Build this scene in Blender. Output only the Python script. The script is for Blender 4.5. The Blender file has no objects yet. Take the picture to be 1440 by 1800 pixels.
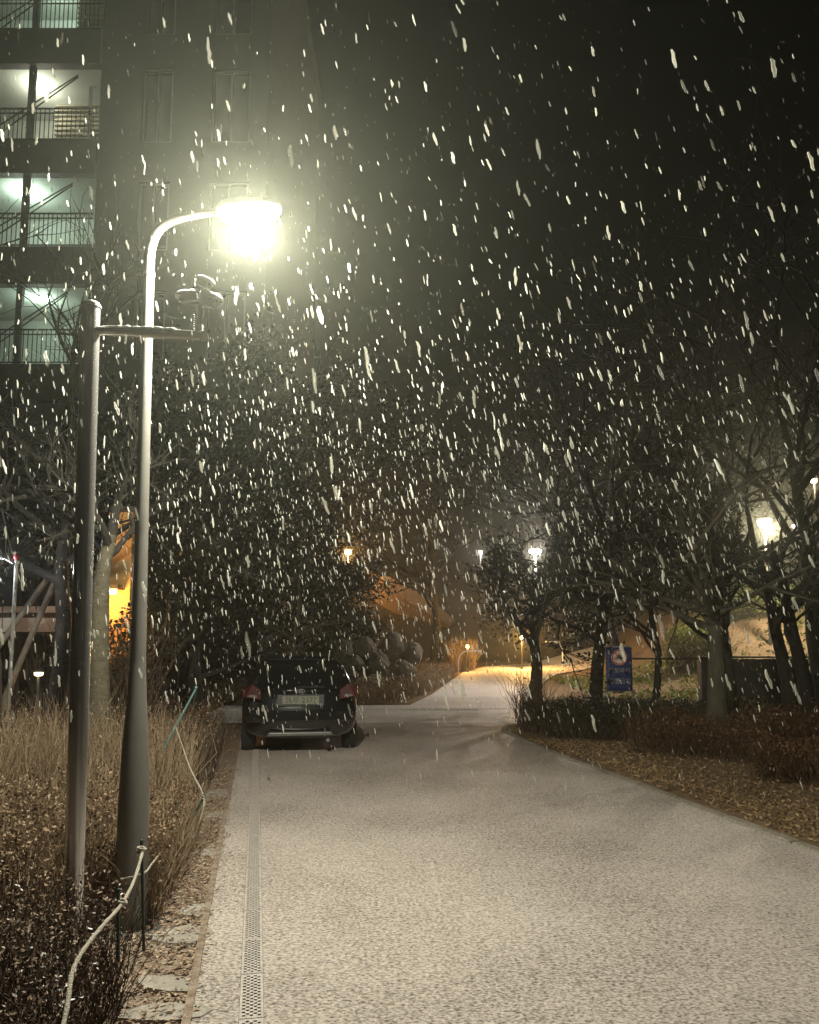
import bpy, math, random
import numpy as np
from mathutils import Vector, Matrix, noise as mnoise

random.seed(7)
rng = np.random.default_rng(7)
SC = bpy.context.scene
COL = SC.collection
R = math.radians

# ------------------------------------------------------------------ camera, sky, exposure
F_PX, PPX, PPY, CAM_H = 1400.0, 720.0, 970.0, 1.72
PITCH = math.atan(160.0 / F_PX)
cam_d = bpy.data.cameras.new('camera')
cam = bpy.data.objects.new('camera', cam_d)
COL.objects.link(cam)
cam.location = (0, 0, CAM_H)
cam.rotation_euler = (math.pi / 2 + PITCH, 0, 0)
cam_d.sensor_fit = 'HORIZONTAL'
cam_d.sensor_width = 36.0
cam_d.lens = F_PX / 1440.0 * 36.0
cam_d.shift_y = 70.0 / 1440.0
cam_d.clip_start = 0.05
cam_d.clip_end = 600
SC.camera = cam

world = bpy.data.worlds.new('World')
SC.world = world
world.use_nodes = True
wn = world.node_tree
wn.nodes.clear()
w_out = wn.nodes.new('ShaderNodeOutputWorld')
w_bg = wn.nodes.new('ShaderNodeBackground')
w_sky = wn.nodes.new('ShaderNodeTexSky')
w_sky.sky_type = 'NISHITA'
w_sky.sun_disc = False
w_sky.sun_elevation = R(8)
w_sky.sun_rotation = R(150)
w_hs = wn.nodes.new('ShaderNodeHueSaturation')
w_hs.inputs['Saturation'].default_value = 0.12
w_tint = wn.nodes.new('ShaderNodeMixRGB')
w_tint.blend_type = 'MULTIPLY'
w_tint.inputs[0].default_value = 1.0
w_tint.inputs[2].default_value = (1.0, 0.93, 0.84, 1)
wn.links.new(w_sky.outputs[0], w_hs.inputs['Color'])
wn.links.new(w_hs.outputs[0], w_tint.inputs[1])
wn.links.new(w_tint.outputs[0], w_bg.inputs[0])
w_bg.inputs[1].default_value = 0.00045
wn.links.new(w_bg.outputs[0], w_out.inputs[0])

moon_d = bpy.data.lights.new('clouded_moon', 'SUN')
moon_d.energy = 0.006
moon_d.angle = R(40)
moon_d.color = (1.0, 0.95, 0.88)
moon = bpy.data.objects.new('clouded_moon', moon_d)
COL.objects.link(moon)
moon.rotation_euler = (R(50), 0, R(-30))

vs = SC.view_settings
SC.display_settings.display_device = 'sRGB'
vs.view_transform = 'Standard'
vs.look = 'None'
vs.exposure = 0.0
vs.gamma = 1.0
vs.use_curve_mapping = False
SC.render.engine = 'CYCLES'
cy = SC.cycles
cy.use_denoising = True
cy.use_adaptive_sampling = True
cy.adaptive_threshold = 0.03
cy.max_bounces = 4
cy.diffuse_bounces = 1
cy.glossy_bounces = 2
cy.transmission_bounces = 3
cy.transparent_max_bounces = 10
cy.volume_bounces = 0
cy.sample_clamp_indirect = 3.0
cy.caustics_reflective = False
cy.caustics_refractive = False

LAMP_POWER = 1560.0
HAZE_DENSITY = 0.0028

# ------------------------------------------------------------------ measuring helpers
_cp, _sp = math.cos(PITCH), math.sin(PITCH)


def ray(px, py):
    u = (PPY - py) / F_PX
    return Vector(((px - PPX) / F_PX, _cp - u * _sp, _sp + u * _cp))


def at(px, py, Y):
    """world point seen at photo pixel px,py at the depth Y"""
    d = ray(px, py)
    return Vector((0, 0, CAM_H)) + d * (Y / d.y)


def gr(px, py, z=0.0):
    """world point on level ground seen at the photo pixel"""
    d = ray(px, py)
    return Vector((0, 0, CAM_H)) + d * ((z - CAM_H) / d.z)


def project(P):
    P = np.asarray(P, float)
    q = P - np.array([0, 0, CAM_H])
    f = q[:, 1] * _cp + q[:, 2] * _sp
    u = -q[:, 1] * _sp + q[:, 2] * _cp
    return PPX + F_PX * q[:, 0] / f, PPY - F_PX * u / f, f


def sstep(a, b, x):
    t = min(1.0, max(0.0, (x - a) / (b - a)))
    return t * t * (3 - 2 * t)


def gz(x, y):
    z = 0.03 * max(0.0, min(y, 46.0) - 22.0)
    z += 26.0 * sstep(44, 125, y + 0.25 * x)
    z += 3.2 * sstep(8, 15, x) * sstep(24, 36, y)
    z += 0.8 * sstep(-1, -3.5, x) * sstep(21.6, 23.5, y) * sstep(-9, -5, x)
    return z


# ------------------------------------------------------------------ materials
def nodes_of(name):
    m = bpy.data.materials.new(name)
    m.use_nodes = True
    nt = m.node_tree
    return m, nt, nt.nodes['Principled BSDF']


def N(nt, kind, **kw):
    n = nt.nodes.new(kind)
    for k, v in kw.items():
        setattr(n, k, v)
    return n


def mat(name, c1, c2=None, rough=0.7, scale=6.0, metal=0.0, bump=0.0, bscale=None, spec=0.5,
        island=False, coords='Object', detail=5.0, stretch=None, coat=0.0, transl=0.0):
    m, nt, b = nodes_of(name)
    b.inputs['Roughness'].default_value = rough
    b.inputs['Metallic'].default_value = metal
    b.inputs['Specular IOR Level'].default_value = spec
    b.inputs['Coat Weight'].default_value = coat
    c2 = c2 or tuple(x * 0.75 for x in c1)
    tc = N(nt, 'ShaderNodeTexCoord')
    mp = N(nt, 'ShaderNodeMapping')
    if stretch:
        mp.inputs['Scale'].default_value = stretch
    nt.links.new(tc.outputs[coords], mp.inputs[0])
    nz = N(nt, 'ShaderNodeTexNoise')
    nz.inputs['Scale'].default_value = scale
    nz.inputs['Detail'].default_value = detail
    nz.inputs['Roughness'].default_value = 0.65
    nt.links.new(mp.outputs[0], nz.inputs['Vector'])
    ramp = N(nt, 'ShaderNodeValToRGB')
    ramp.color_ramp.elements[0].position = 0.32
    ramp.color_ramp.elements[1].position = 0.68
    ramp.color_ramp.elements[0].color = (*c1, 1)
    ramp.color_ramp.elements[1].color = (*c2, 1)
    if island:
        geo = N(nt, 'ShaderNodeNewGeometry')
        mx = N(nt, 'ShaderNodeMath', operation='MULTIPLY_ADD')
        mx.inputs[1].default_value = 0.75
        nt.links.new(geo.outputs['Random Per Island'], mx.inputs[0])
        m2 = N(nt, 'ShaderNodeMath', operation='MULTIPLY')
        m2.inputs[1].default_value = 0.3
        nt.links.new(nz.outputs[0], m2.inputs[0])
        nt.links.new(m2.outputs[0], mx.inputs[2])
        nt.links.new(mx.outputs[0], ramp.inputs[0])
    else:
        nt.links.new(nz.outputs[0], ramp.inputs[0])
    nt.links.new(ramp.outputs[0], b.inputs['Base Color'])
    if bump:
        bz = N(nt, 'ShaderNodeTexNoise')
        bz.inputs['Scale'].default_value = bscale or scale * 4
        bz.inputs['Detail'].default_value = 4
        nt.links.new(mp.outputs[0], bz.inputs['Vector'])
        bp = N(nt, 'ShaderNodeBump')
        bp.inputs['Strength'].default_value = bump
        bp.inputs['Distance'].default_value = 0.02
        nt.links.new(bz.outputs[0], bp.inputs['Height'])
        nt.links.new(bp.outputs[0], b.inputs['Normal'])
    if transl:
        tr = N(nt, 'ShaderNodeBsdfTranslucent')
        nt.links.new(ramp.outputs[0], tr.inputs[0])
        ms = N(nt, 'ShaderNodeMixShader')
        ms.inputs[0].default_value = transl
        nt.links.new(b.outputs[0], ms.inputs[1])
        nt.links.new(tr.outputs[0], ms.inputs[2])
        nt.links.new(ms.outputs[0], nt.nodes['Material Output'].inputs[0])
    return m


def glow(name, col, strength):
    m, nt, b = nodes_of(name)
    b.inputs['Base Color'].default_value = (*col, 1)
    b.inputs['Emission Color'].default_value = (*col, 1)
    b.inputs['Emission Strength'].default_value = strength
    m.cycles.emission_sampling = 'NONE'      # the lamp beside each lens does the lighting
    return m


def snow_ground(name, snow_lo, snow_hi, dark, cover=0.5, speck=60.0, joints=True):
    """thin wet snow over block paving: pale flecks with paving showing between them"""
    m, nt, b = nodes_of(name)
    b.inputs['Roughness'].default_value = 0.62
    b.inputs['Specular IOR Level'].default_value = 0.35
    tc = N(nt, 'ShaderNodeTexCoord')
    fine = N(nt, 'ShaderNodeTexNoise')
    fine.inputs['Scale'].default_value = speck
    fine.inputs['Detail'].default_value = 7
    fine.inputs['Roughness'].default_value = 0.72
    mp = N(nt, 'ShaderNodeMapping')
    mp.inputs['Scale'].default_value = (0.75, 1.0, 1.0)
    nt.links.new(tc.outputs['Object'], mp.inputs[0])
    nt.links.new(mp.outputs[0], fine.inputs['Vector'])
    big = N(nt, 'ShaderNodeTexNoise')
    big.inputs['Scale'].default_value = 0.55
    big.inputs['Detail'].default_value = 6
    nt.links.new(tc.outputs['Object'], big.inputs['Vector'])
    r1 = N(nt, 'ShaderNodeValToRGB')
    e = r1.color_ramp.elements
    e[0].position, e[0].color = 0.37, (*dark, 1)
    e[1].position, e[1].color = 0.60, (*snow_hi, 1)
    mid = e.new(0.46)
    mid.color = (*snow_lo, 1)
    # large soft drifts shift the cover
    ad = N(nt, 'ShaderNodeMath', operation='MULTIPLY_ADD')
    ad.inputs[1].default_value = 0.20
    nt.links.new(big.outputs[0], ad.inputs[0])
    sub = N(nt, 'ShaderNodeMath', operation='SUBTRACT')
    nt.links.new(fine.outputs[0], sub.inputs[0])
    sub.inputs[1].default_value = 0.10 - (cover - 0.5) * 0.3
    nt.links.new(sub.outputs[0], ad.inputs[2])
    src = ad
    if joints:
        br = N(nt, 'ShaderNodeTexBrick')
        br.inputs['Scale'].default_value = 1.0
        br.inputs['Color1'].default_value = (1, 1, 1, 1)
        br.inputs['Color2'].default_value = (0.93, 0.93, 0.93, 1)
        br.inputs['Mortar'].default_value = (0, 0, 0, 1)
        br.inputs['Mortar Size'].default_value = 0.006
        br.inputs['Mortar Smooth'].default_value = 0.6
        br.inputs['Brick Width'].default_value = 0.21
        br.inputs['Row Height'].default_value = 0.105
        nt.links.new(tc.outputs['Object'], br.inputs['Vector'])
        sc = N(nt, 'ShaderNodeMath', operation='MULTIPLY_ADD')
        sc.inputs[1].default_value = 0.022
        nt.links.new(br.outputs['Color'], sc.inputs[0])
        s2 = N(nt, 'ShaderNodeMath', operation='SUBTRACT')
        s2.inputs[1].default_value = 0.02
        nt.links.new(ad.outputs[0], s2.inputs[0])
        nt.links.new(s2.outputs[0], sc.inputs[2])
        src = sc
    nt.links.new(src.outputs[0], r1.inputs[0])
    nt.links.new(r1.outputs[0], b.inputs['Base Color'])
    bp = N(nt, 'ShaderNodeBump')
    bp.inputs['Strength'].default_value = 0.8
    bp.inputs['Distance'].default_value = 0.012
    nt.links.new(src.outputs[0], bp.inputs['Height'])
    nt.links.new(bp.outputs[0], b.inputs['Normal'])
    return m


M = {}
M['road'] = snow_ground('snowy_paving', (0.40, 0.345, 0.305), (0.74, 0.655, 0.605), (0.085, 0.07, 0.06), 0.51, 64.0)
M['cross'] = snow_ground('snowy_lit_cross_path', (0.60, 0.56, 0.51), (0.86, 0.82, 0.78), (0.3, 0.27, 0.24), 0.62, 30.0, False)  # snow whitened to paint in the lamplight on the junction
M['path'] = snow_ground('snowy_far_path', (0.55, 0.50, 0.45), (0.8, 0.76, 0.7), (0.25, 0.2, 0.17), 0.56, 30.0, False)
M['soil'] = mat('frozen_soil', (0.13, 0.08, 0.04), (0.26, 0.175, 0.10), 0.95, 9.0, bump=0.8, bscale=40)
M['verge'] = mat('littered_verge', (0.16, 0.10, 0.065), (0.42, 0.34, 0.27), 0.9, 14.0, bump=0.8, bscale=60)
M['hill'] = mat('hill_floor', (0.024, 0.018, 0.012), (0.045, 0.036, 0.024), 0.95, 1.2)
M['slope'] = mat('bare_earth_path', (0.30, 0.21, 0.13), (0.40, 0.29, 0.19), 0.95, 1.5)
M['kerb'] = mat('kerb_granite', (0.20, 0.17, 0.13), (0.40, 0.36, 0.30), 0.8, 30, bump=0.3)
M['slab'] = mat('pale_flagstone', (0.30, 0.265, 0.225), (0.46, 0.42, 0.37), 0.9, 18, bump=0.5, bscale=60)
M['drain'] = mat('drain_steel', (0.42, 0.38, 0.35), (0.62, 0.56, 0.52), 0.6, 30, metal=0.1)
M['drain_pit'] = mat('drain_pit', (0.012, 0.012, 0.014), (0.02, 0.02, 0.022), 0.9)
M['pole'] = mat('painted_pole', (0.19, 0.182, 0.165), (0.16, 0.152, 0.138), 0.45, 3.0, bump=0.05)
M['sleeve'] = mat('dark_pole_sleeve', (0.10, 0.10, 0.092), (0.14, 0.138, 0.125), 0.5, 5.0, bump=0.08)
M['chrome'] = mat('stainless_steel', (0.62, 0.61, 0.60), (0.52, 0.51, 0.50), 0.18, 5.0, metal=0.8, stretch=(1, 1, 0.1))
M['lamp_body'] = mat('lamp_housing', (0.30, 0.30, 0.29), (0.25, 0.25, 0.25), 0.4)
M['snow'] = mat('fresh_snow', (0.84, 0.83, 0.80), (0.90, 0.89, 0.87), 0.8, 20, bump=0.6, bscale=50)
M['black'] = mat('black_plastic', (0.02, 0.02, 0.02), (0.03, 0.03, 0.03), 0.5)
M['rope'] = mat('pale_rope', (0.66, 0.60, 0.50), (0.46, 0.41, 0.34), 0.9, 120, bump=0.8, bscale=200)
M['stake'] = mat('green_stake', (0.025, 0.06, 0.045), (0.035, 0.08, 0.065), 0.4, 20)
M['stake_teal'] = mat('teal_stake', (0.12, 0.30, 0.28), (0.18, 0.33, 0.33), 0.4, 20)  # paler teal version of the green stake colour
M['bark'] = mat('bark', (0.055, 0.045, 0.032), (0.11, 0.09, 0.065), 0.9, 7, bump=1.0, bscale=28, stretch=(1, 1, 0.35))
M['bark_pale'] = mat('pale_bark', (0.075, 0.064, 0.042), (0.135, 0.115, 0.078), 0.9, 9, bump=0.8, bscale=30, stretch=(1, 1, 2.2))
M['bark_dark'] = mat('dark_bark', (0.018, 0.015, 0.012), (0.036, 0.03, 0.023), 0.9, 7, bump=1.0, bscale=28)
M['twig_brown'] = mat('dry_twigs', (0.18, 0.115, 0.065), (0.42, 0.31, 0.20), 0.75, 3, island=True)
M['leaf_dry'] = mat('dry_leaves', (0.13, 0.07, 0.038), (0.42, 0.30, 0.19), 0.6, 3, island=True, transl=0.25)
M['leaf_gloss'] = mat('glossy_hedge_leaves', (0.06, 0.036, 0.027), (0.34, 0.245, 0.18), 0.38, 3, island=True, spec=0.6)
M['leaf_olive'] = mat('olive_leaves', (0.06, 0.06, 0.02), (0.19, 0.16, 0.07), 0.45, 3, island=True, transl=0.2)
M['twig_dark'] = mat('dark_twigs', (0.05, 0.032, 0.02), (0.12, 0.08, 0.05), 0.8, 3, island=True)
M['leaf_ever'] = mat('evergreen_leaves', (0.010, 0.013, 0.008), (0.026, 0.032, 0.017), 0.45, 3, island=True, spec=0.35)
M['leaf_rust'] = mat('rusty_leaves', (0.075, 0.036, 0.013), (0.19, 0.10, 0.04), 0.7, 3, island=True, transl=0.2)
M['litter_tan'] = mat('tan_litter', (0.16, 0.095, 0.04), (0.38, 0.255, 0.135), 0.8, 3, island=True)
M['twig_rust'] = mat('rusty_twigs', (0.06, 0.03, 0.014), (0.16, 0.09, 0.045), 0.8, 3, island=True)
M['leaf_green'] = mat('yellow_green_leaves', (0.10, 0.14, 0.02), (0.24, 0.26, 0.06), 0.6, 3, island=True, transl=0.3)
M['litter'] = mat('leaf_litter', (0.20, 0.11, 0.065), (0.52, 0.39, 0.28), 0.7, 3, island=True)
M['wood_far'] = mat('woodland_leaves', (0.03, 0.028, 0.018), (0.075, 0.065, 0.04), 0.7, 2, island=True)
M['rock'] = mat('boulder', (0.10, 0.09, 0.065), (0.19, 0.17, 0.13), 0.9, 4, bump=0.9, bscale=12)
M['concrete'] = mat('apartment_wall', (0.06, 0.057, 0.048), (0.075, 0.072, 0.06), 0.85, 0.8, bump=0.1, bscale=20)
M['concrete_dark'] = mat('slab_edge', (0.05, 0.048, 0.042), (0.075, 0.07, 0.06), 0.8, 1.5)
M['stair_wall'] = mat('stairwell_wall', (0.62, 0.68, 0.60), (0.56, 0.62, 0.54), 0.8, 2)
M['stair_cream'] = mat('stairwell_cream', (0.55, 0.50, 0.36), (0.48, 0.44, 0.31), 0.8, 2)
M['louvre'] = mat('louvre_slat', (0.30, 0.27, 0.19), (0.24, 0.22, 0.15), 0.6, 3)
M['rail'] = mat('dark_railing', (0.02, 0.022, 0.022), (0.03, 0.032, 0.03), 0.5)
M['glass_dark'] = mat('dark_glass', (0.03, 0.032, 0.034), (0.04, 0.04, 0.042), 0.08, 2, spec=0.7)
M['frame'] = mat('window_frame', (0.17, 0.165, 0.15), (0.15, 0.145, 0.135), 0.5)
M['white_panel'] = mat('white_canopy_panel', (0.80, 0.80, 0.81), (0.72, 0.72, 0.73), 0.6, 3)
M['car'] = mat('black_car_paint', (0.006, 0.0065, 0.007), (0.009, 0.009, 0.010), 0.16, 3, spec=0.6, coat=1.0)
M['car_glass'] = mat('car_glass', (0.006, 0.007, 0.007), (0.009, 0.009, 0.009), 0.06, 3, spec=0.8)
M['tail'] = mat('red_tail_lens', (0.06, 0.002, 0.004), (0.04, 0.002, 0.003), 0.5, 8, spec=0.15)
M['tail_clear'] = mat('clear_tail_lens', (0.10, 0.06, 0.06), (0.08, 0.05, 0.05), 0.4, 8, spec=0.2)
M['silver'] = mat('silver_trim', (0.26, 0.26, 0.25), (0.22, 0.22, 0.21), 0.4, 6, metal=0.6)
M['plate'] = mat('number_plate', (0.17, 0.17, 0.115), (0.145, 0.145, 0.098), 0.5, 6)
M['tyre'] = mat('tyre_rubber', (0.012, 0.012, 0.012), (0.02, 0.02, 0.02), 0.85)
M['sign_blue'] = mat('blue_banner', (0.015, 0.025, 0.13), (0.02, 0.04, 0.15), 0.5, 4)
M['sign_white'] = mat('white_print', (0.42, 0.42, 0.42), (0.36, 0.36, 0.37), 0.5, 4)
M['sign_red'] = mat('red_print', (0.62, 0.03, 0.07), (0.55, 0.03, 0.06), 0.5, 4)
M['sign_cream'] = mat('cream_print', (0.78, 0.64, 0.50), (0.74, 0.62, 0.48), 0.5, 4)
M['sign_black'] = mat('black_print', (0.02, 0.018, 0.018), (0.03, 0.025, 0.025), 0.5, 4)
M['fence'] = mat('dark_fence', (0.018, 0.02, 0.018), (0.03, 0.032, 0.028), 0.6, 4)
M['orange_wall'] = mat('ochre_wall', (0.62, 0.36, 0.12), (0.54, 0.30, 0.10), 0.85, 3)
M['wood_prop'] = mat('timber_prop', (0.07, 0.052, 0.035), (0.11, 0.085, 0.06), 0.9, 12)
M['g_main'] = glow('lamp_lens_lit', (1.0, 0.97, 0.82), 40.0)
M['g_stair'] = glow('stair_light_lit', (0.78, 1.0, 0.86), 14.0)
M['g_white'] = glow('far_lamp_lit', (1.0, 0.86, 0.78), 30.0)
M['g_blue'] = glow('bluish_lamp_lit', (0.8, 0.88, 1.0), 18.0)
M['g_orange'] = glow('sodium_lamp_lit', (1.0, 0.50, 0.16), 22.0)
M['g_warm'] = glow('garden_light_lit', (1.0, 0.72, 0.36), 7.0)
M['g_warm_white'] = glow('right_lamp_lit', (1.0, 0.86, 0.66), 45.0)


# flakes: wet snow, diffuse and a little translucent
def flake_mat(name, per_object):
    """porous wet snow: each flake scatters, lets some light through and is more or less sheer"""
    m, nt, b = nodes_of(name)
    b.inputs['Base Color'].default_value = (0.82, 0.81, 0.75, 1)
    b.inputs['Roughness'].default_value = 0.8
    b.inputs['Specular IOR Level'].default_value = 0.2
    tr = N(nt, 'ShaderNodeBsdfTranslucent')
    tr.inputs[0].default_value = (0.86, 0.85, 0.74, 1)
    ms = N(nt, 'ShaderNodeMixShader')
    ms.inputs[0].default_value = 0.5
    nt.links.new(b.outputs[0], ms.inputs[1])
    nt.links.new(tr.outputs[0], ms.inputs[2])
    if per_object:
        rn = N(nt, 'ShaderNodeObjectInfo').outputs['Random']
    else:
        rn = N(nt, 'ShaderNodeNewGeometry').outputs['Random Per Island']
    mr_ = N(nt, 'ShaderNodeMapRange')
    mr_.inputs['To Min'].default_value = 0.30 if per_object else 0.12
    mr_.inputs['To Max'].default_value = 0.90 if per_object else 0.88
    nt.links.new(rn, mr_.inputs['Value'])
    tp = N(nt, 'ShaderNodeBsdfTransparent')
    m2 = N(nt, 'ShaderNodeMixShader')
    nt.links.new(mr_.outputs[0], m2.inputs[0])
    nt.links.new(ms.outputs[0], m2.inputs[1])
    nt.links.new(tp.outputs[0], m2.inputs[2])
    nt.links.new(m2.outputs[0], nt.nodes['Material Output'].inputs[0])
    return m


M['flake'] = flake_mat('fine_snowflake', False)
M['flake_big'] = flake_mat('large_snowflake', True)


# ------------------------------------------------------------------ mesh helpers
def np_mesh(name, V, Fs):
    """V (n,3); Fs list of int arrays (k,3) or (k,4)"""
    me = bpy.data.meshes.new(name)
    V = np.asarray(V, np.float32).reshape(-1, 3)
    me.vertices.add(len(V))
    me.vertices.foreach_set('co', V.ravel())
    loops, totals = [], []
    for Fa in Fs:
        Fa = np.asarray(Fa, np.int32)
        if len(Fa) == 0:
            continue
        loops.append(Fa.ravel())
        totals.append(np.full(len(Fa), Fa.shape[1], np.int32))
    loops = np.concatenate(loops)
    totals = np.concatenate(totals)
    starts = np.concatenate([[0], np.cumsum(totals)[:-1]]).astype(np.int32)
    me.loops.add(len(loops))
    me.loops.foreach_set('vertex_index', loops)
    me.polygons.add(len(totals))
    me.polygons.foreach_set('loop_start', starts)
    me.polygons.foreach_set('loop_total', totals)
    me.update(calc_edges=True)
    me.validate()
    return me


class MB:
    """collects shapes that become ONE mesh object"""

    def __init__(s):
        s.v, s.f = [], []

    def add(s, vs_, fs_):
        o = len(s.v)
        s.v += [tuple(p) for p in vs_]
        s.f += [tuple(i + o for i in f) for f in fs_]
        return s

    def box(s, x0, x1, y0, y1, z0, z1, mtx=None):
        vs_ = [Vector((x, y, z)) for z in (z0, z1) for y in (y0, y1) for x in (x0, x1)]
        if mtx is not None:
            vs_ = [mtx @ p for p in vs_]
        return s.add(vs_, [(0, 2, 3, 1), (4, 5, 7, 6), (0, 1, 5, 4), (2, 6, 7, 3), (0, 4, 6, 2), (1, 3, 7, 5)])

    def tube(s, pts, rad, n=8, cap=True):
        pts = [Vector(p) for p in pts]
        if not hasattr(rad, '__len__'):
            rad = [rad] * len(pts)
        vs_, fs_ = [], []
        t0 = (pts[1] - pts[0]).normalized()
        ref = Vector((1, 0, 0)) if abs(t0.x) < 0.8 else Vector((0, 1, 0))
        a = (ref - t0 * ref.dot(t0)).normalized()
        for i, p in enumerate(pts):
            t = (pts[min(i + 1, len(pts) - 1)] - pts[max(i - 1, 0)]).normalized()
            a = (a - t * a.dot(t)).normalized()
            bb = t.cross(a)
            for k in range(n):
                an = 2 * math.pi * k / n
                vs_.append(p + (a * math.cos(an) + bb * math.sin(an)) * rad[i])
        for i in range(len(pts) - 1):
            for k in range(n):
                k2 = (k + 1) % n
                fs_.append((i * n + k, i * n + k2, (i + 1) * n + k2, (i + 1) * n + k))
        if cap:                       # caps on their own vertices, so that the sides shade cleanly
            k0 = len(vs_)
            last = (len(pts) - 1) * n
            vs_ += [vs_[k].copy() for k in range(n)] + [vs_[last + k].copy() for k in range(n)]
            fs_.append(tuple(k0 + k for k in range(n - 1, -1, -1)))
            fs_.append(tuple(k0 + n + k for k in range(n)))
        return s.add(vs_, fs_)

    def lathe(s, prof, n=20, mtx=None):
        """prof: (r,z) pairs, axis z"""
        vs_, fs_ = [], []
        for (r, z) in prof:
            for k in range(n):
                an = 2 * math.pi * k / n
                p = Vector((r * math.cos(an), r * math.sin(an), z))
                vs_.append(mtx @ p if mtx is not None else p)
        for i in range(len(prof) - 1):
            for k in range(n):
                k2 = (k + 1) % n
                fs_.append((i * n + k, i * n + k2, (i + 1) * n + k2, (i + 1) * n + k))
        fs_.append(tuple(range(n - 1, -1, -1)))
        fs_.append(tuple((len(prof) - 1) * n + k for k in range(n)))
        return s.add(vs_, fs_)

    def prism(s, outline, thick, mtx=None):
        """outline in xz, extruded along +y by thick"""
        n = len(outline)
        vs_ = [Vector((x, 0, z)) for x, z in outline] + [Vector((x, thick, z)) for x, z in outline]
        if mtx is not None:
            vs_ = [mtx @ p for p in vs_]
        fs_ = [tuple(range(n)), tuple(range(2 * n - 1, n - 1, -1))]
        fs_ += [(i, i + n, (i + 1) % n + n, (i + 1) % n) for i in range(n)]
        return s.add(vs_, fs_)

    def build(s, name, m, parent=None, smooth=False, bevel=0.0):
        me = bpy.data.meshes.new(name)
        me.from_pydata(s.v, [], s.f)
        me.materials.append(m)
        o = bpy.data.objects.new(name, me)
        COL.objects.link(o)
        if parent is not None:
            o.parent = parent
        if smooth:
            me.polygons.foreach_set('use_smooth', [True] * len(me.polygons))
        if bevel:
            bv = o.modifiers.new('bevel', 'BEVEL')
            bv.width = bevel
            bv.segments = 2
            bv.limit_method = 'ANGLE'
        me.update()
        return o


def link_mesh(name, me, m, parent=None):
    if m is not None and not me.materials:
        me.materials.append(m)
    o = bpy.data.objects.new(name, me)
    COL.objects.link(o)
    if parent is not None:
        o.parent = parent
    return o


def tag(o, label=None, cat=None, group=None, kind=None):
    if label:
        o['label'] = label
    if cat:
        o['category'] = cat
    if group:
        o['group'] = group
    if kind:
        o['kind'] = kind
    return o


def thing(name, label, cat, loc=(0, 0, 0), rz=0.0, group=None):
    o = bpy.data.objects.new(name, None)
    COL.objects.link(o)
    o.location = loc
    o.rotation_euler = (0, 0, rz)
    o.empty_display_size = 0.2
    return tag(o, label, cat, group)


def point_light(name, loc, power, col, radius=0.05, parent=None):
    d = bpy.data.lights.new(name, 'POINT')
    d.energy = power
    d.color = col
    d.shadow_soft_size = radius
    o = bpy.data.objects.new(name, d)
    COL.objects.link(o)
    o.location = loc
    if parent is not None:
        o.parent = parent
    return o


# ------------------------------------------------------------------ the setting
def grid_lines(lo, hi, fine_lo, fine_hi, df, dc):
    a = list(np.arange(fine_lo, fine_hi + 1e-6, df))
    x = fine_lo
    pre = []
    st = dc
    while x > lo:
        x -= st
        pre.append(x)
    post = []
    x = a[-1]
    while x < hi:
        x += st
        post.append(x)
    return pre[::-1] + a + post


gx = grid_lines(-140, 140, -20, 20, 1.0, 5.0)
gy = grid_lines(-20, 170, -4, 60, 1.0, 4.0)
GV = [(x, y, gz(x, y)) for y in gy for x in gx]
nx = len(gx)
GF = [(j * nx + i, j * nx + i + 1, (j + 1) * nx + i + 1, (j + 1) * nx + i) for j in range(len(gy) - 1) for i in range(nx - 1)]
g_near = [f for f in GF if gy[f[0] // nx] < 44]
g_far = [f for f in GF if gy[f[0] // nx] >= 44]
tag(MB().add(GV, g_near).build('ground', M['soil'], smooth=True), kind='structure')
used = sorted({i for f in g_far for i in f})
remap = {i: k for k, i in enumerate(used)}
tag(MB().add([GV[i] for i in used], [tuple(remap[i] for i in f) for f in g_far]).build('hillside', M['hill'], smooth=True), kind='structure')

SL = -0.19            # sideways drift of the lane per metre


def left_edge(y):
    return -0.28 + SL * y


def right_edge(y):
    return 4.55 + SL * y


# lane: the drain slot is left open in the sheet
DR0, DR1 = 0.0, 0.10   # drain offsets from its own line


def drain_x(y):
    return 0.01 + SL * y


def strip(ys, fl, fr, z, name, m):
    vs_, fs_ = [], []
    for y in ys:
        vs_ += [(fl(y), y, z + gz(fl(y), y)), (fr(y), y, z + gz(fr(y), y))]
    for i in range(len(ys) - 1):
        fs_.append((2 * i, 2 * i + 1, 2 * i + 3, 2 * i + 2))
    return MB().add(vs_, fs_)


lane = MB()
ys = [-6, 0, 4, 8, 12, 16, 17.2]
for (fl, fr) in ((left_edge, lambda y: drain_x(y) - 0.058), (lambda y: drain_x(y) + 0.058, lambda y: right_edge(y) + 1.1 * sstep(12, 16, y))):
    q = strip(ys, fl, fr, 0.035, '', None)
    lane.add(q.v, q.f)
road = tag(lane.build('road', M['road']), kind='structure')

cr = MB()
cxs = list(np.linspace(-4.9, 26, 14))
q = [(x, y, 0.030) for y in (17.2, 21.4) for x in cxs]
cr.add(q, [(i, i + 1, i + 1 + 14, i + 14) for i in range(13)])
tag(cr.build('cross_path', M['cross']), kind='structure')

# low raised kerb band along the far side of the junction, lamplight painted in as whiter snow
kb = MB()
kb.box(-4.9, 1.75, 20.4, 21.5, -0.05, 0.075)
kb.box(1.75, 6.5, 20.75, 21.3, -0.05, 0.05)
tag(kb.build('snowy_lit_kerb_ledge', M['cross'], bevel=0.04), kind='structure')

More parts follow.
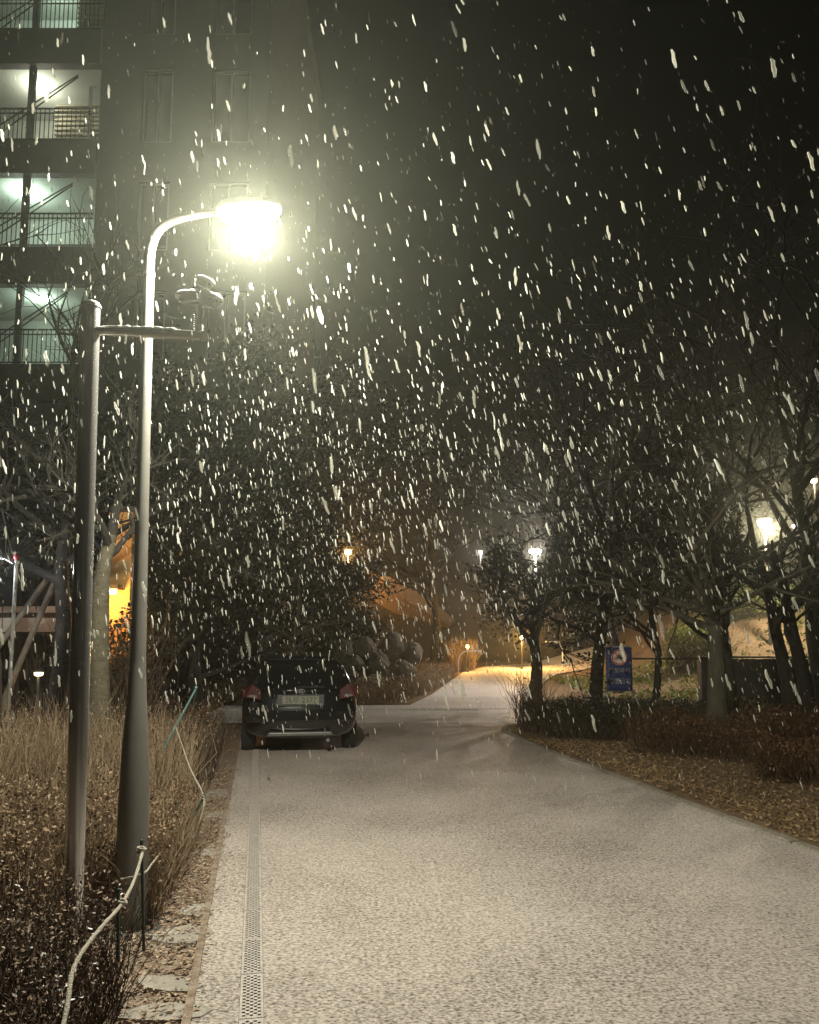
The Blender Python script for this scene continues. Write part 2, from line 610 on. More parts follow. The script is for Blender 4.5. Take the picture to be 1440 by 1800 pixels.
# far path curving away to the right
fp_l = [(-0.1, 21.2), (0.7, 25), (1.5, 30), (2.3, 35), (3.6, 39), (6.5, 42.5), (12, 44.5)]
fp_r = [(3.2, 21.2), (4.0, 25), (5.0, 30), (6.2, 34), (8.0, 37), (10, 39), (14, 40.5)]
fp = MB()
v_ = []
for (a, b) in zip(fp_l, fp_r):
    for t in (0, 0.33, 0.66, 1):
        x, y = a[0] + (b[0] - a[0]) * t, a[1] + (b[1] - a[1]) * t
        v_.append((x, y, gz(x, y) * (1 if x < 9 else 0.7) + 0.05))
fp.add(v_, [(i * 4 + k, i * 4 + k + 1, i * 4 + k + 5, i * 4 + k + 4) for i in range(6) for k in range(3)])
tag(fp.build('far_path', M['path']), kind='structure')

# bare earth path climbing the hill to the left, under a sodium lamp
hp = MB()
hp_t = [at(640, 1000, 66), at(690, 1016, 64), at(740, 1046, 62), at(772, 1066, 60), at(800, 1090, 58)]
hp_b = [at(640, 1004, 64.5), at(680, 1030, 62.5), at(725, 1062, 60.5), at(765, 1086, 58.5), at(792, 1100, 57)]
n_ = len(hp_t)
hp.add(hp_t + hp_b + [p + Vector((0, 0.6, -3)) for p in hp_b] + [p + Vector((0, 6, -3)) for p in hp_t],
       [(i, i + 1, n_ + i + 1, n_ + i) for i in range(n_ - 1)] + [(n_ + i, n_ + i + 1, 2 * n_ + i + 1, 2 * n_ + i) for i in range(n_ - 1)]
       + [(i + 1, i, 3 * n_ + i, 3 * n_ + i + 1) for i in range(n_ - 1)])
tag(hp.build('hillside_path', M['slope']), kind='structure')

# verge on the left between lane and hedges
vg = strip([-6, 0, 4, 8, 12, 16], lambda y: left_edge(y) - 1.0, left_edge, 0.018, '', None)
verge = tag(vg.build('left_verge', M['verge']), kind='structure')
for (px, py, a, b, rz) in ((322, 1655, .20, .17, .2), (297, 1742, .2, .1, -.2), (368, 1507, .13, .14, .4), (372, 1440, .15, .2, .1),
                           (345, 1610, .12, .12, .0), (292, 1795, .22, .1, .1), (385, 1400, .16, .3, .0)):
    p = gr(px, py)
    out = []
    for k in range(9):
        an = 2 * math.pi * k / 9
        r_ = 1 + random.uniform(-.15, .12)
        out.append((a * math.cos(an) * r_, b * math.sin(an) * r_))
    mtx = Matrix.Translation((p.x, p.y, 0.012)) @ Matrix.Rotation(rz, 4, 'Z') @ Matrix.Rotation(R(90), 4, 'X')
    mtx = Matrix.Translation((p.x, p.y, 0.005)) @ Matrix.Rotation(rz, 4, 'Z')
    sm = MB()
    sm.add([mtx @ Vector((x, y, 0)) for x, y in out] + [mtx @ Vector((x * .93, y * .93, .036)) for x, y in out],
           [tuple(range(9, 18))] + [(i, (i + 1) % 9, (i + 1) % 9 + 9, i + 9) for i in range(9)])
    sm.build('flagstone', M['slab'], verge)

# kerb stones along the right bed, thin edging along the left
kerb = tag(bpy.data.objects.new('kerb', None), kind='structure')
COL.objects.link(kerb)
ks_me = None
y = 2.0
while y < 13.0:
    b_ = MB()
    L_ = 0.99
    if ks_me is None:
        b_.box(0, 0.11, 0, L_, -0.1, 0.046)
        o = b_.build('kerb_stone', M['kerb'], kerb, bevel=0.012)
        ks_me = o.data
    else:
        o = link_mesh('kerb_stone', ks_me, None, kerb)
        bv = o.modifiers.new('bevel', 'BEVEL')
        bv.width = 0.012
        bv.segments = 2
    o.location = (right_edge(y) + 0.005, y, random.uniform(-.004, .006))
    o.rotation_euler = (0, 0, math.atan(-SL) + random.uniform(-.004, .004))
    y += 1.0
# edging ends in a curve round the tip of the right bed
tip = [(right_edge(13.0) + .06, 13.0), (1.92, 14.6), (1.80, 15.7), (2.0, 16.6), (2.6, 17.05), (3.6, 17.15), (6, 17.15), (12, 17.15)]
tb = MB()
tb.tube([(x, y_, 0.02) for x, y_ in tip], 0.05, 6)
tb.build('bed_edging', M['kerb'], kerb)
# the curved tip of the bed itself lies over the lane corner
bed = MB()
bo = [(right_edge(2) + .1, 2), (right_edge(8) + .1, 8), (right_edge(13) + .1, 13), (1.95, 14.6), (1.84, 15.7), (2.03, 16.55), (2.6, 17.0),
      (3.6, 17.1), (20, 17.1), (20, 2)]
bed.add([(x, y_, 0.045) for x, y_ in bo], [tuple(range(len(bo)))])
tag(bed.build('right_bed', M['soil']), kind='structure')

el = MB()
el.box(-0.02, 0.02, 0, 21, -0.05, 0.05)
o = el.build('lane_edging', M['verge'], kerb)
o.location = (left_edge(-4), -4, 0)
o.rotation_euler = (0, 0, math.atan(-SL))

# ------------------------------------------------------------------ drain channel with perforated covers
drain = thing('drain_channel', 'narrow perforated steel drain channel running along the left of the snowy lane', 'drain', (drain_x(0), 0, 0), math.atan(-SL))
pit = MB()
pit.box(-0.056, 0.056, -2, 17.0, -0.10, -0.004)
pit.build('drain_trough', M['drain_pit'], drain)
cell, ncol, nrow = 0.0175, 5, 28
vs_, fs_ = [], []
HW = 0.055
x_in = ncol * cell / 2
plen = nrow * cell


def quad(x0, x1, y0, y1, z=0.034):
    k = len(vs_)
    vs_.extend([(x0, y0, z), (x1, y0, z), (x1, y1, z), (x0, y1, z)])
    fs_.append((k, k + 1, k + 2, k + 3))


quad(-HW, -x_in, 0, plen)
quad(x_in, HW, 0, plen)
for r_ in range(nrow):
    for c in range(ncol):
        x0, y0 = -x_in + c * cell, r_ * cell
        hole = (r_ + c) % 2 == 1 and 1 <= r_ < nrow - 1
        if not hole:
            quad(x0, x0 + cell, y0, y0 + cell)
        else:
            e_ = 0.0012
            quad(x0, x0 + cell, y0, y0 + e_)
            quad(x0, x0 + cell, y0 + cell - e_, y0 + cell)
            quad(x0, x0 + e_, y0 + e_, y0 + cell - e_)
            quad(x0 + cell - e_, x0 + cell, y0 + e_, y0 + cell - e_)
            k = len(vs_)
            a, b, c1, d = x0 + e_, x0 + cell - e_, y0 + e_, y0 + cell - e_
            vs_.extend([(a, c1, .034), (b, c1, .034), (b, d, .034), (a, d, .034), (a, c1, .022), (b, c1, .022), (b, d, .022), (a, d, .022)])
            fs_.extend([(k, k + 4, k + 5, k + 1), (k + 1, k + 5, k + 6, k + 2), (k + 2, k + 6, k + 7, k + 3), (k + 3, k + 7, k + 4, k)])
cov_me = np_mesh('drain_cover', vs_, [fs_])
cov_me.materials.append(M['drain'])
y = 0.4
while y < 15.5:
    o = link_mesh('drain_cover', cov_me, None, drain)
    o.location = (0, y, random.uniform(-.002, .001))
    y += plen + 0.008


# ------------------------------------------------------------------ vegetation tools
def twig_mesh(base, tip_fn, n, r0, segs=3, name='twigs'):
    """n thin three-sided twigs; base(n)->(n,3), tip_fn(base)->(n,3)"""
    B = base(n)
    T = tip_fn(B)
    P = []
    for k in range(segs + 1):
        t = k / segs
        q = B + (T - B) * t
        if 0 < k:
            L = np.linalg.norm(T - B, axis=1, keepdims=True)
            q = q + rng.normal(0, 0.07, q.shape) * L * (0.5 + 0.5 * t)
        P.append(q)
    P = np.stack(P, 1)                       # n,segs+1,3
    D = T - B
    D /= np.linalg.norm(D, axis=1, keepdims=True) + 1e-9
    ref = np.where(np.abs(D[:, :1]) < .8, np.array([[1., 0, 0]]), np.array([[0, 1., 0]]))
    A = np.cross(D, ref)
    A /= np.linalg.norm(A, axis=1, keepdims=True) + 1e-9
    Bn = np.cross(D, A)
    rad = r0 * rng.uniform(.6, 1.25, (n, 1))
    V = np.empty((n, segs + 1, 3, 3))
    for k in range(segs + 1):
        rr = rad * (1 - 0.8 * k / segs)
        for j in range(3):
            an = 2 * math.pi * j / 3
            V[:, k, j] = P[:, k] + (A * math.cos(an) + Bn * math.sin(an)) * rr
    idx = np.arange(n)[:, None, None] * (segs + 1) * 3
    k = np.arange(segs)[None, :, None] * 3
    j = np.arange(3)[None, None, :]
    j2 = (j + 1) % 3
    Fq = np.stack([idx + k + j, idx + k + j2, idx + k + 3 + j2, idx + k + 3 + j], -1).reshape(-1, 4)
    return np_mesh(name, V.reshape(-1, 3), [Fq]), P


def leaf_mesh(C, size, name='leaves', up=0.3, aspect=0.55):
    """one folded four-point leaf at each centre"""
    n = len(C)
    d = rng.normal(0, 1, (n, 3))
    d[:, 2] = d[:, 2] * 0.6 + up
    d /= np.linalg.norm(d, axis=1, keepdims=True)
    r_ = rng.normal(0, 1, (n, 3))
    s_ = np.cross(d, r_)
    s_ /= np.linalg.norm(s_, axis=1, keepdims=True) + 1e-9
    nn = np.cross(d, s_)
    L = size * rng.uniform(.55, 1.3, (n, 1))
    W = L * aspect
    V = np.stack([C - d * L * .5, C + s_ * W * .5 + nn * W * .15, C + d * L * .5, C - s_ * W * .5 + nn * W * .15], 1)
    i = np.arange(n)[:, None] * 4
    Ft = np.concatenate([i + np.array([[0, 1, 2]]), i + np.array([[0, 2, 3]])])
    return np_mesh(name, V.reshape(-1, 3), [Ft])


def hedge(name, label, cat, poly, zb, h, n_tw, n_lf, tw_m, lf_m, leaf=0.03, tw_r=0.004, lean=0.25, group=None, top_noise=0.25, lf_lo=0.25, seglen=None):
    """dense shrub mass filling a footprint polygon (x,y) of height h(x,y) or a number"""
    poly = np.array(poly, float)
    cx, cy_ = poly.mean(0)
    root = thing(name, label, cat, (cx, cy_, zb), 0, group)
    lo, hi = poly.min(0), poly.max(0)

    def inside(p):
        c = np.zeros(len(p), bool)
        j = len(poly) - 1
        for i in range(len(poly)):
            xi, yi = poly[i]
            xj, yj = poly[j]
            cond = ((yi > p[:, 1]) != (yj > p[:, 1])) & (p[:, 0] < (xj - xi) * (p[:, 1] - yi) / (yj - yi + 1e-12) + xi)
            c ^= cond
            j = i
        return c

    def samp(n):
        out = []
        tot = 0
        while tot < n:
            p = rng.uniform(lo, hi, (n * 2, 2))
            p = p[inside(p)]
            out.append(p)
            tot += len(p)
        return np.concatenate(out)[:n]

    def hh(p):
        base = np.array([h(x + 0, y_) for x, y_ in p]) if callable(h) else np.full(len(p), h)
        nz = np.array([mnoise.noise(Vector((x * 1.6, y_ * 1.6, 3.1))) + .5 * mnoise.noise(Vector((x * 4.5, y_ * 4.5, 1.7))) for x, y_ in p])
        return base * (1 + top_noise * nz)

    def base_fn(n):
        p = samp(n)
        H = hh(p)
        z = H * rng.uniform(0, .55, n) ** 1.3
        return np.column_stack([p[:, 0] - cx, p[:, 1] - cy_, z])

    def tip_fn(B):
        n = len(B)
        p = B[:, :2] + [cx, cy_]
        H = hh(p)
        L = (H - B[:, 2]) * rng.uniform(.35, 1.12, n)
        T = B.copy()
        T[:, 0] += rng.normal(0, lean, n) * L
        T[:, 1] += rng.normal(0, lean, n) * L
        T[:, 2] += L
        return T

    me, P = twig_mesh(base_fn, tip_fn, n_tw, tw_r, name='twigs')
    link_mesh('twigs', me, tw_m, root)
    if n_lf:
        p = samp(n_lf)
        H = hh(p)
        z = H * (lf_lo + (1.03 - lf_lo) * rng.uniform(0, 1, n_lf) ** .6)
        C = np.column_stack([p[:, 0] - cx, p[:, 1] - cy_, z])
        link_mesh('leaves', leaf_mesh(C, leaf), lf_m, root)
    return root


# thin spots in the crowns, where the far lamps shine through
LEAF_GAPS = [(941, 970, 22), (1344, 922, 34), (1396, 925, 14), (1431, 846, 16), (845, 971, 10), (612, 972, 16), (1310, 1110, 50), (35, 1088, 36), (95, 1088, 36)]


def grow_tree(name, label, base, height, r0, m, fork=0.35, spread=0.5, levels=4, seed=1, leaves=None, leaf_n=0, leaf_size=.07,
              trunk_pts=None, crown_m=None, group=None, twig_bend=0.12, kids=(4, 6), first=None, shrink=0.62, min_r=0.004):
    rnd = random.Random(seed)
    root = thing(name, label, 'tree', base, 0, group)
    trunk, crown = MB(), MB()
    bvec = Vector(base)
    tips = []
    if trunk_pts is None:
        trunk_pts = [(0, 0, -.1)]
        x = yv = 0
        n = 6
        for i in range(1, n + 1):
            x += rnd.uniform(-.03, .03) * height
            yv += rnd.uniform(-.03, .03) * height
            trunk_pts.append((x * .6, yv * .6, height * .62 * i / n))
    tp = [Vector(p) for p in trunk_pts]
    L = len(tp) - 1
    trunk.tube(tp, [r0 * (1.25 if i == 0 else 1) * (1 - .5 * i / L) for i in range(L + 1)], 12)

    def branch(p, d, length, r, lev):
        n = 5 if lev < 2 else 4
        pts, rad = [p], [r]
        q = p.copy()
        dd = d.copy()
        for i in range(n):
            dd = (dd + Vector((rnd.gauss(0, twig_bend), rnd.gauss(0, twig_bend), rnd.gauss(.03, twig_bend)))).normalized()
            q = q + dd * length / n
            pts.append(q.copy())
            rad.append(max(min_r * .6, r * (1 - .75 * (i + 1) / n)))
        if lev >= 1:
            ga, gb, _ = project([tuple(p_ + bvec) for p_ in pts])
            for (gx_, gy_, gr_) in LEAF_GAPS:
                if np.min(np.hypot(ga - gx_, gb - gy_)) < gr_ * (.8 if lev > 1 else .55):
                    return
        crown.tube(pts, rad, 6 if r > .02 else 3, cap=False)
        if lev >= levels:
            tips.extend(pts[1:])
            return
        nk = rnd.randint(*kids)
        for k in range(nk):
            t = rnd.uniform(.3, 1.0)
            i = min(n - 1, int(t * n))
            bp = pts[i].lerp(pts[i + 1], t * n - i)
            out = Vector((rnd.gauss(0, 1), rnd.gauss(0, 1), rnd.gauss(.1, .8)))
            nd = (dd * .75 + out.normalized() * .75).normalized()
            branch(bp, nd, length * rnd.uniform(.45, .75), max(min_r, r * rnd.uniform(.38, .58)), lev + 1)

    nfirst = first or 6
    for k in range(nfirst):
        t = fork + (1 - fork) * (k + rnd.random()) / nfirst
        i = min(L - 1, int(t * L))
        bp = tp[i].lerp(tp[i + 1], t * L - i)
        an = rnd.uniform(0, 6.28)
        up = rnd.uniform(.35, 1.0)
        d = Vector((math.cos(an) * spread * 1.6, math.sin(an) * spread * 1.6, up)).normalized()
        branch(bp, d, height * rnd.uniform(.26, .46), r0 * rnd.uniform(.35, .55), 1)
    branch(tp[-1], Vector((rnd.gauss(0, .2), rnd.gauss(0, .2), 1)).normalized(), height * .38, r0 * .48, 1)
    trunk.build('trunk', m, root, smooth=True)
    cr_ = crown.build('crown', crown_m or m, root, smooth=True)
    if leaves is not None and leaf_n:
        T = np.array([tuple(t) for t in tips])
        C = T[rng.integers(0, len(T), leaf_n)] + rng.normal(0, .14, (leaf_n, 3))
        W = C + np.array(base)[None]
        for (gx_, gy_, gr_) in LEAF_GAPS:
            a_, b_, _ = project(W)
            k_ = np.hypot(a_ - gx_, b_ - gy_) > gr_
            W, C = W[k_], C[k_]
        link_mesh('leaves', leaf_mesh(C, leaf_size), leaves, root)
    return root


# ------------------------------------------------------------------ main street lamp
LB = gr(229, 1640)
lampY = LB.y
lamp = thing('street_lamp', 'tall grey street lamp with a curved arm, blazing white beside the lane', 'street lamp', (LB.x, LB.y, 0))


def rel(p, o=LB):
    return Vector((p.x - o.x, p.y - o.y, p.z))


top = rel(at(262, 470, lampY))
up_axis = (top - Vector((0, 0, 0))).normalized()
sl = MB()
zs = [0.0, 0.35, 0.75, 1.10, 1.38, 1.60]
sl.tube([up_axis * z for z in zs], [.096, .095, .091, .079, .058, .048], 24)
sl.build('pole_sleeve', M['pole'], lamp, smooth=True)
head_c = rel(at(438, 372, lampY - .12))
pl = MB()
path = [up_axis * 1.58, up_axis * 2.2, up_axis * 3.0, top]
b0 = top
b3 = head_c + Vector((-0.16, 0.04, 0.03))
c1 = b0 + up_axis * (b3.z - b0.z) * 0.95
c2 = b0 + Vector((0.02, 0, b3.z - b0.z))
for i in range(1, 15):
    t = i / 14
    p = b0 * (1 - t) ** 3 + (b0 + up_axis * (b3.z - b0.z) * .9) * 3 * (1 - t) ** 2 * t + Vector((b0.x + .10, b0.y, b3.z - .005)) * 3 * (1 - t) * t * t + b3 * t ** 3
    path.append(p)
pl.tube(path, [.0478, .043, .038, .034] + [.033 - .008 * i / 14 for i in range(1, 15)], 20)
pl.build('pole', M['pole'], lamp, smooth=True)
rg = MB()
cpt = rel(at(262, 483, lampY))
rg.tube([cpt - up_axis * .012, cpt + up_axis * .012], .0385, 20)
rg.build('joint_ring', M['lamp_body'], lamp)
bs = MB()
bs.box(-.17, .17, -.17, .17, -.02, .03)
o = bs.build('base_plate', M['sleeve'], lamp, bevel=.01)
hd = MB()
hm = Matrix.Translation(head_c) @ Matrix.Rotation(R(-4), 4, 'Y')
prof = []
outl = []
for k in range(28):
    an = 2 * math.pi * k / 28
    outl.append((.21 * math.copysign(abs(math.cos(an)) ** .7, math.cos(an)), .115 * math.copysign(abs(math.sin(an)) ** .8, math.sin(an))))
rings = [(1.0, 0.0), (1.02, .02), (.9, .05), (.6, .075), (.2, .085)]
vv = [hm @ Vector((x * s, y_ * s, z)) for s, z in rings for x, y_ in outl]
ff = [(i * 28 + k, i * 28 + (k + 1) % 28, (i + 1) * 28 + (k + 1) % 28, (i + 1) * 28 + k) for i in range(4) for k in range(28)]
ff.append(tuple(4 * 28 + k for k in range(28)))
hd.add(vv, ff)
hd.build('lamp_head', M['lamp_body'], lamp, smooth=True)
ln = MB()
rings = [(.94, .002), (.9, -.03), (.72, -.06), (.35, -.078), (.05, -.08)]
vv = [hm @ Vector((x * s, y_ * s, z)) for s, z in rings for x, y_ in outl]
ff = [(i * 28 + (k + 1) % 28, i * 28 + k, (i + 1) * 28 + k, (i + 1) * 28 + (k + 1) % 28) for i in range(4) for k in range(28)]
ff.append(tuple(4 * 28 + k for k in range(27, -1, -1)))
ln.add(vv, ff)
tag(ln.build('lamp_lens', M['g_main'], lamp, smooth=True), 'glaring white glass lens')
ml = point_light('lamp_light', head_c + Vector((0.0, 0, -.14)), LAMP_POWER, (1.0, 0.97, 0.78), .06, lamp)
# the optic throws more light outwards than straight down, little upwards
ml.data.use_nodes = True
lt = ml.data.node_tree
em = lt.nodes['Emission']
tcn = N(lt, 'ShaderNodeTexCoord')
sx = N(lt, 'ShaderNodeSeparateXYZ')
lt.links.new(tcn.outputs['Normal'], sx.inputs[0])
rmp = N(lt, 'ShaderNodeValToRGB')
mr = N(lt, 'ShaderNodeMapRange')
mr.inputs['From Min'].default_value = -1
mr.inputs['From Max'].default_value = 1
lt.links.new(sx.outputs['Z'], mr.inputs['Value'])
lt.links.new(mr.outputs[0], rmp.inputs[0])
el_ = rmp.color_ramp.elements
el_[0].position, el_[0].color = 0.0, (.62, .62, .62, 1)
el_[1].position, el_[1].color = 1.0, (.08, .08, .08, 1)
for pos, v in ((.12, .72), (.25, .98), (.36, 1.12), (.44, .95), (.50, .6), (.56, .17)):
    e = el_.new(pos)
    e.color = (v, v, v, 1)
lt.links.new(rmp.outputs[0], em.inputs['Strength'])

# ------------------------------------------------------------------ stainless camera pole
CY = 4.28
cb = at(126, 1700, CY)
CB = Vector((cb.x, CY, 0))
cpole = thing('camera_pole', 'polished steel pole with a snow-capped side arm holding surveillance cameras', 'camera pole', CB)
ctop = at(160, 541, CY) - CB
cax = ctop.normalized()
b_ = MB()
b_.tube([Vector((0, 0, -.05)), cax * 1.2, cax * 2.4, ctop], .050, 28)
b_.build('pole', M['chrome'], cpole, smooth=True)
b_ = MB()
b_.lathe([(.056, 0), (.056, .012), (.02, .02)], 24, Matrix.Translation(ctop))
b_.build('pole_cap', M['silver'], cpole)
b_ = MB()
b_.lathe([(.05, .018), (.045, .028), (.01, .034)], 16, Matrix.Translation(ctop))
b_.build('snow_cap', M['snow'], cpole, smooth=True)
a0 = at(160, 581, CY) - CB
a1 = at(357, 590, CY - .12) - CB
b_ = MB()
b_.tube([a0, a1], .026, 18)
b_.build('arm', M['chrome'], cpole, smooth=True)
adir = (a1 - a0).normalized()
b_ = MB()
b_.tube([a1 - adir * .004, a1 + adir * .012], .031, 18)
b_.build('arm_cap', M['silver'], cpole)
# ridge of snow along the arm
sv = []
n = 40
b_ = MB()
pts, rad = [], []
s0, s1 = a0.lerp(a1, .09), a0.lerp(a1, .80)
for i in range(n):
    t = i / (n - 1)
    pts.append(s0.lerp(s1, t) + Vector((0, 0, .025 + random.uniform(-.001, .002))))
    rad.append((.012 + random.uniform(-.002, .003)) * min(1, 6 * t + .3, 6 * (1 - t) + .3))
b_.tube(pts, rad, 8)
b_.build('snow_ridge', M['snow'], cpole, smooth=True)
# bracket with coiled cable and the two hooded cameras
ce = a1 - adir * .03
b_ = MB()
b_.tube([ce + Vector((0, 0, .02)), ce + Vector((.01, 0, .20))], .011, 10)
b_.box(ce.x - .05, ce.x + .06, ce.y - .02, ce.y + .02, ce.z + .17, ce.z + .185)
b_.build('bracket', M['sleeve'], cpole)
b_ = MB()
cp_ = ce + Vector((-.012, -.03, .025))
coil = [cp_ + Vector((.008 * math.cos(i * 1.1), .008 * math.sin(i * 1.1), .0022 * i)) for i in range(40)]
b_.tube(coil, .0032, 6)
b_.build('coiled_cable', M['frame'], cpole, smooth=True)


def hooded_camera(px, py, yaw, tilt, nm, s=1.0):
    c = at(px, py, CY - .13) - CB
    mtx = Matrix.Translation(c) @ Matrix.Rotation(yaw, 4, 'Z') @ Matrix.Rotation(tilt, 4, 'Y') @ Matrix.Scale(s, 4)
    q = MB()
    q.box(-.055, .06, -.03, .03, -.03, .02, mtx)
    bd = q.build('camera_body', M['sleeve'], cpole, bevel=.006)
    q = MB()
    q.add([mtx @ Vector(p) for p in ((-.06, -.034, .022), (.085, -.034, .022), (.085, .034, .022), (-.06, .034, .022),
                                       (-.06, -.02, .036), (.085, -.02, .036), (.085, .02, .036), (-.06, .02, .036))],
          [(0, 3, 2, 1), (4, 5, 6, 7), (0, 1, 5, 4), (1, 2, 6, 5), (2, 3, 7, 6), (3, 0, 4, 7)])
    q.build('hood', M['white_panel'], bd)
    q = MB()
    vv = []
    for i in range(7):
        for j in range(5):
            u, v = i / 6, j / 4
            edge = min(u, 1 - u, v, 1 - v) > .01
            vv.append(mtx @ Vector((-.058 + .135 * u, -.028 + .056 * v, .037 + (.012 + random.uniform(0, .006) if edge else 0))))
    q.add(vv, [(i * 5 + j, (i + 1) * 5 + j, (i + 1) * 5 + j + 1, i * 5 + j + 1) for i in range(6) for j in range(4)])
    q.build('snow_cover', M['snow'], bd, smooth=True)
    q = MB()
    q.lathe([(.02, 0), (.022, .012), (.005, .014)], 14, mtx @ Matrix.Translation((.06, 0, -.006)) @ Matrix.Rotation(R(90), 4, 'Y'))
    q.build('camera_lens', M['car_glass'], bd)
    return bd


hooded_camera(366, 530, R(-35), R(22), 'camera')
hooded_camera(332, 523, R(200), R(16), 'camera', .8)
hooded_camera(358, 498, R(-25), R(28), 'camera', .75)
b_ = MB()
b_.tube([ce + Vector((.01, 0, .19)), at(358, 510, CY - .13) - CB], .012, 8)
b_.build('mast', M['sleeve'], cpole)

# ------------------------------------------------------------------ stakes and ropes on the left


def stake(name, label, p0, p1, r, m):
    b_ = MB()
    t0, t1 = Vector(p0), Vector(p1)
    b_.tube([t0 - t0, (t1 - t0) * .5, (t1 - t0)], [r, r, r * .95], 10)
    b_.lathe([(r * 1.15, 0), (r * 1.15, .02), (r * .4, .026)], 10, Matrix.Translation(t1 - t0 - (t1 - t0).normalized() * .018))
    o = b_.build(name, m, smooth=True)
    o.location = t0
    return tag(o, label, 'stake', 'green garden stakes holding rope')


def rope(name, label, pts, r=.006, knots=()):
    P = [Vector(p) for p in pts]
    root = thing(name, label, 'rope', P[0])
    dense = []
    for i in range(len(P) - 1):
        p0, p1, p2, p3 = P[max(0, i - 1)], P[i], P[i + 1], P[min(len(P) - 1, i + 2)]
        for k in range(8):
            t = k / 8
            dense.append(.5 * ((2 * p1) + (p2 - p0) * t + (2 * p0 - 5 * p1 + 4 * p2 - p3) * t * t + (3 * p1 - p0 - 3 * p2 + p3) * t ** 3) - P[0])
    dense.append(P[-1] - P[0])
    b_ = MB()
    b_.tube(dense, [r * (1 + .12 * math.sin(i * 1.9)) for i in range(len(dense))], 8)
    b_.build('strand', M['rope'], root, smooth=True)
    for k in knots:
        kb_ = MB()
        c = Vector(k) - P[0]
        pts_ = [c + Vector((math.cos(a) * r * 2.4, math.sin(a) * r * 2.4, .012 * math.sin(a * .5))) for a in np.linspace(0, 11, 24)]
        kb_.tube(pts_, r * .8, 6)
        kb_.build('knot', M['rope'], root, smooth=True)
    return root


sA0, sA1 = at(253, 1672, 4.15), at(249, 1478, 4.15)
stake('garden_stake', 'dark green stake in front of the street lamp base with rope tied at its top', sA0, sA1, .008, M['stake'])
sB0, sB1 = at(208, 1690, 3.4), at(208, 1565, 3.4)
stake('garden_stake', 'short green stake in the front hedge left of the lamp base', sB0, sB1, .007, M['stake'])
sC0, sC1 = at(103, 1830, 3.2), at(112, 1765, 3.2)
stake('garden_stake', 'green stake buried in the front hedge at the bottom edge', sC0, sC1, .014, M['stake'])
sD0, sD1 = at(287, 1318, 8.0), at(346, 1208, 7.9)
stake('garden_stake', 'thin teal stake leaning out of the dry hedge beyond the lamp', sD0, sD1, .010, M['stake_teal'])
sE0, sE1 = at(325, 1470, 6.6), at(360, 1398, 6.6)
stake('garden_stake', 'dark stake leaning over the verge inside the rope loop', sE0, sE1, .013, M['stake'])
sF0, sF1 = at(308, 1460, 6.2), at(311, 1410, 6.2)
stake('garden_stake', 'short grey-green stake with a rope knot beyond the lamp pole', sF0, sF1, .010, M['stake'])

rope('rope', 'thick pale rope sagging across the front hedge up to the green stake',
     [at(100, 1850, 2.35), at(118, 1770, 2.5), at(127, 1710, 2.65), at(147, 1670, 2.8), at(180, 1628, 3.05), at(214, 1589, 3.4), at(236, 1547, 3.75), at(251, 1497, 4.1)], .0075,
     [at(214, 1588, 3.4), at(249, 1494, 4.1)])
rope('rope', 'thin rope rising behind the stake from lamp pole to dry shrubs',
     [at(213, 1546, 4.45), at(240, 1540, 4.4), at(256, 1533, 4.4), at(266, 1520, 4.7), at(280, 1502, 5.2), at(296, 1483, 5.8), at(309, 1437, 6.2)], .006, [at(310, 1428, 6.19)])
rope('rope', 'thin pale rope hanging in a loop over the verge edge',
     [at(309, 1278, 7.9), at(320, 1310, 7.5), at(335, 1352, 7.0), at(358, 1401, 6.6), at(352, 1440, 6.5), at(341, 1468, 6.45), at(334, 1473, 6.45), at(326, 1465, 6.5)], .006,
     [at(358, 1401, 6.6)])

# ------------------------------------------------------------------ left hedges
hedge('hedge', 'dense dark hedge with tiny glossy leaves filling the bottom left corner', 'hedge',
      [(-3.4, 2.2), (-.98, 2.2), (-1.18, 3.3), (-1.36, 4.05), (-2.2, 4.2), (-3.6, 4.2)], 0, lambda x, y: .56 + .05 * (y - 3),
      5200, 26000, M['twig_dark'], M['leaf_gloss'], .021, .0035, .35, top_noise=.14, lf_lo=.08)
hedge('hedge', 'rusty brown leafy shrubs around the foot of the camera pole', 'hedge',
      [(-4.2, 4.2), (-2.0, 4.2), (-1.9, 5.3), (-2.0, 6.2), (-4.8, 6.2)], 0, .72, 5200, 15000, M['twig_brown'], M['leaf_dry'], .028, .004, .35, top_noise=.25)
hedge('hedge', 'low dry shrubs with tan leaves just beyond the street lamp base', 'hedge',
      [(-1.95, 4.95), (-1.5, 4.95), (-1.62, 5.8), (-1.85, 7.2), (-2.5, 7.2), (-2.2, 6)], 0, .50, 3600, 9000, M['twig_brown'], M['leaf_dry'], .026, .004, .35, top_noise=.25)
hedge('hedge', 'tall dry brown twiggy hedge behind the two poles', 'hedge',
      [(-7.5, 6.2), (-2.3, 6.3), (-2.0, 7.2), (-2.2, 8.4), (-2.6, 9.6), (-7.5, 9.6)], 0, lambda x, y: 1.02 - .25 * sstep(-2.9, -2.0, x),
      11000, 3500, M['twig_brown'], M['leaf_dry'], .03, .0045, .22, top_noise=.2)
hedge('hedge', 'dark brown low hedge running on towards the parked car', 'hedge',
      [(-2.9, 9.4), (-2.2, 8.6), (-2.5, 10.5), (-2.9, 12.5), (-3.3, 14.5), (-6.5, 14.5), (-6, 10)], 0, .75, 5000, 5000, M['twig_dark'], M['leaf_dry'], .035, .005, .3)

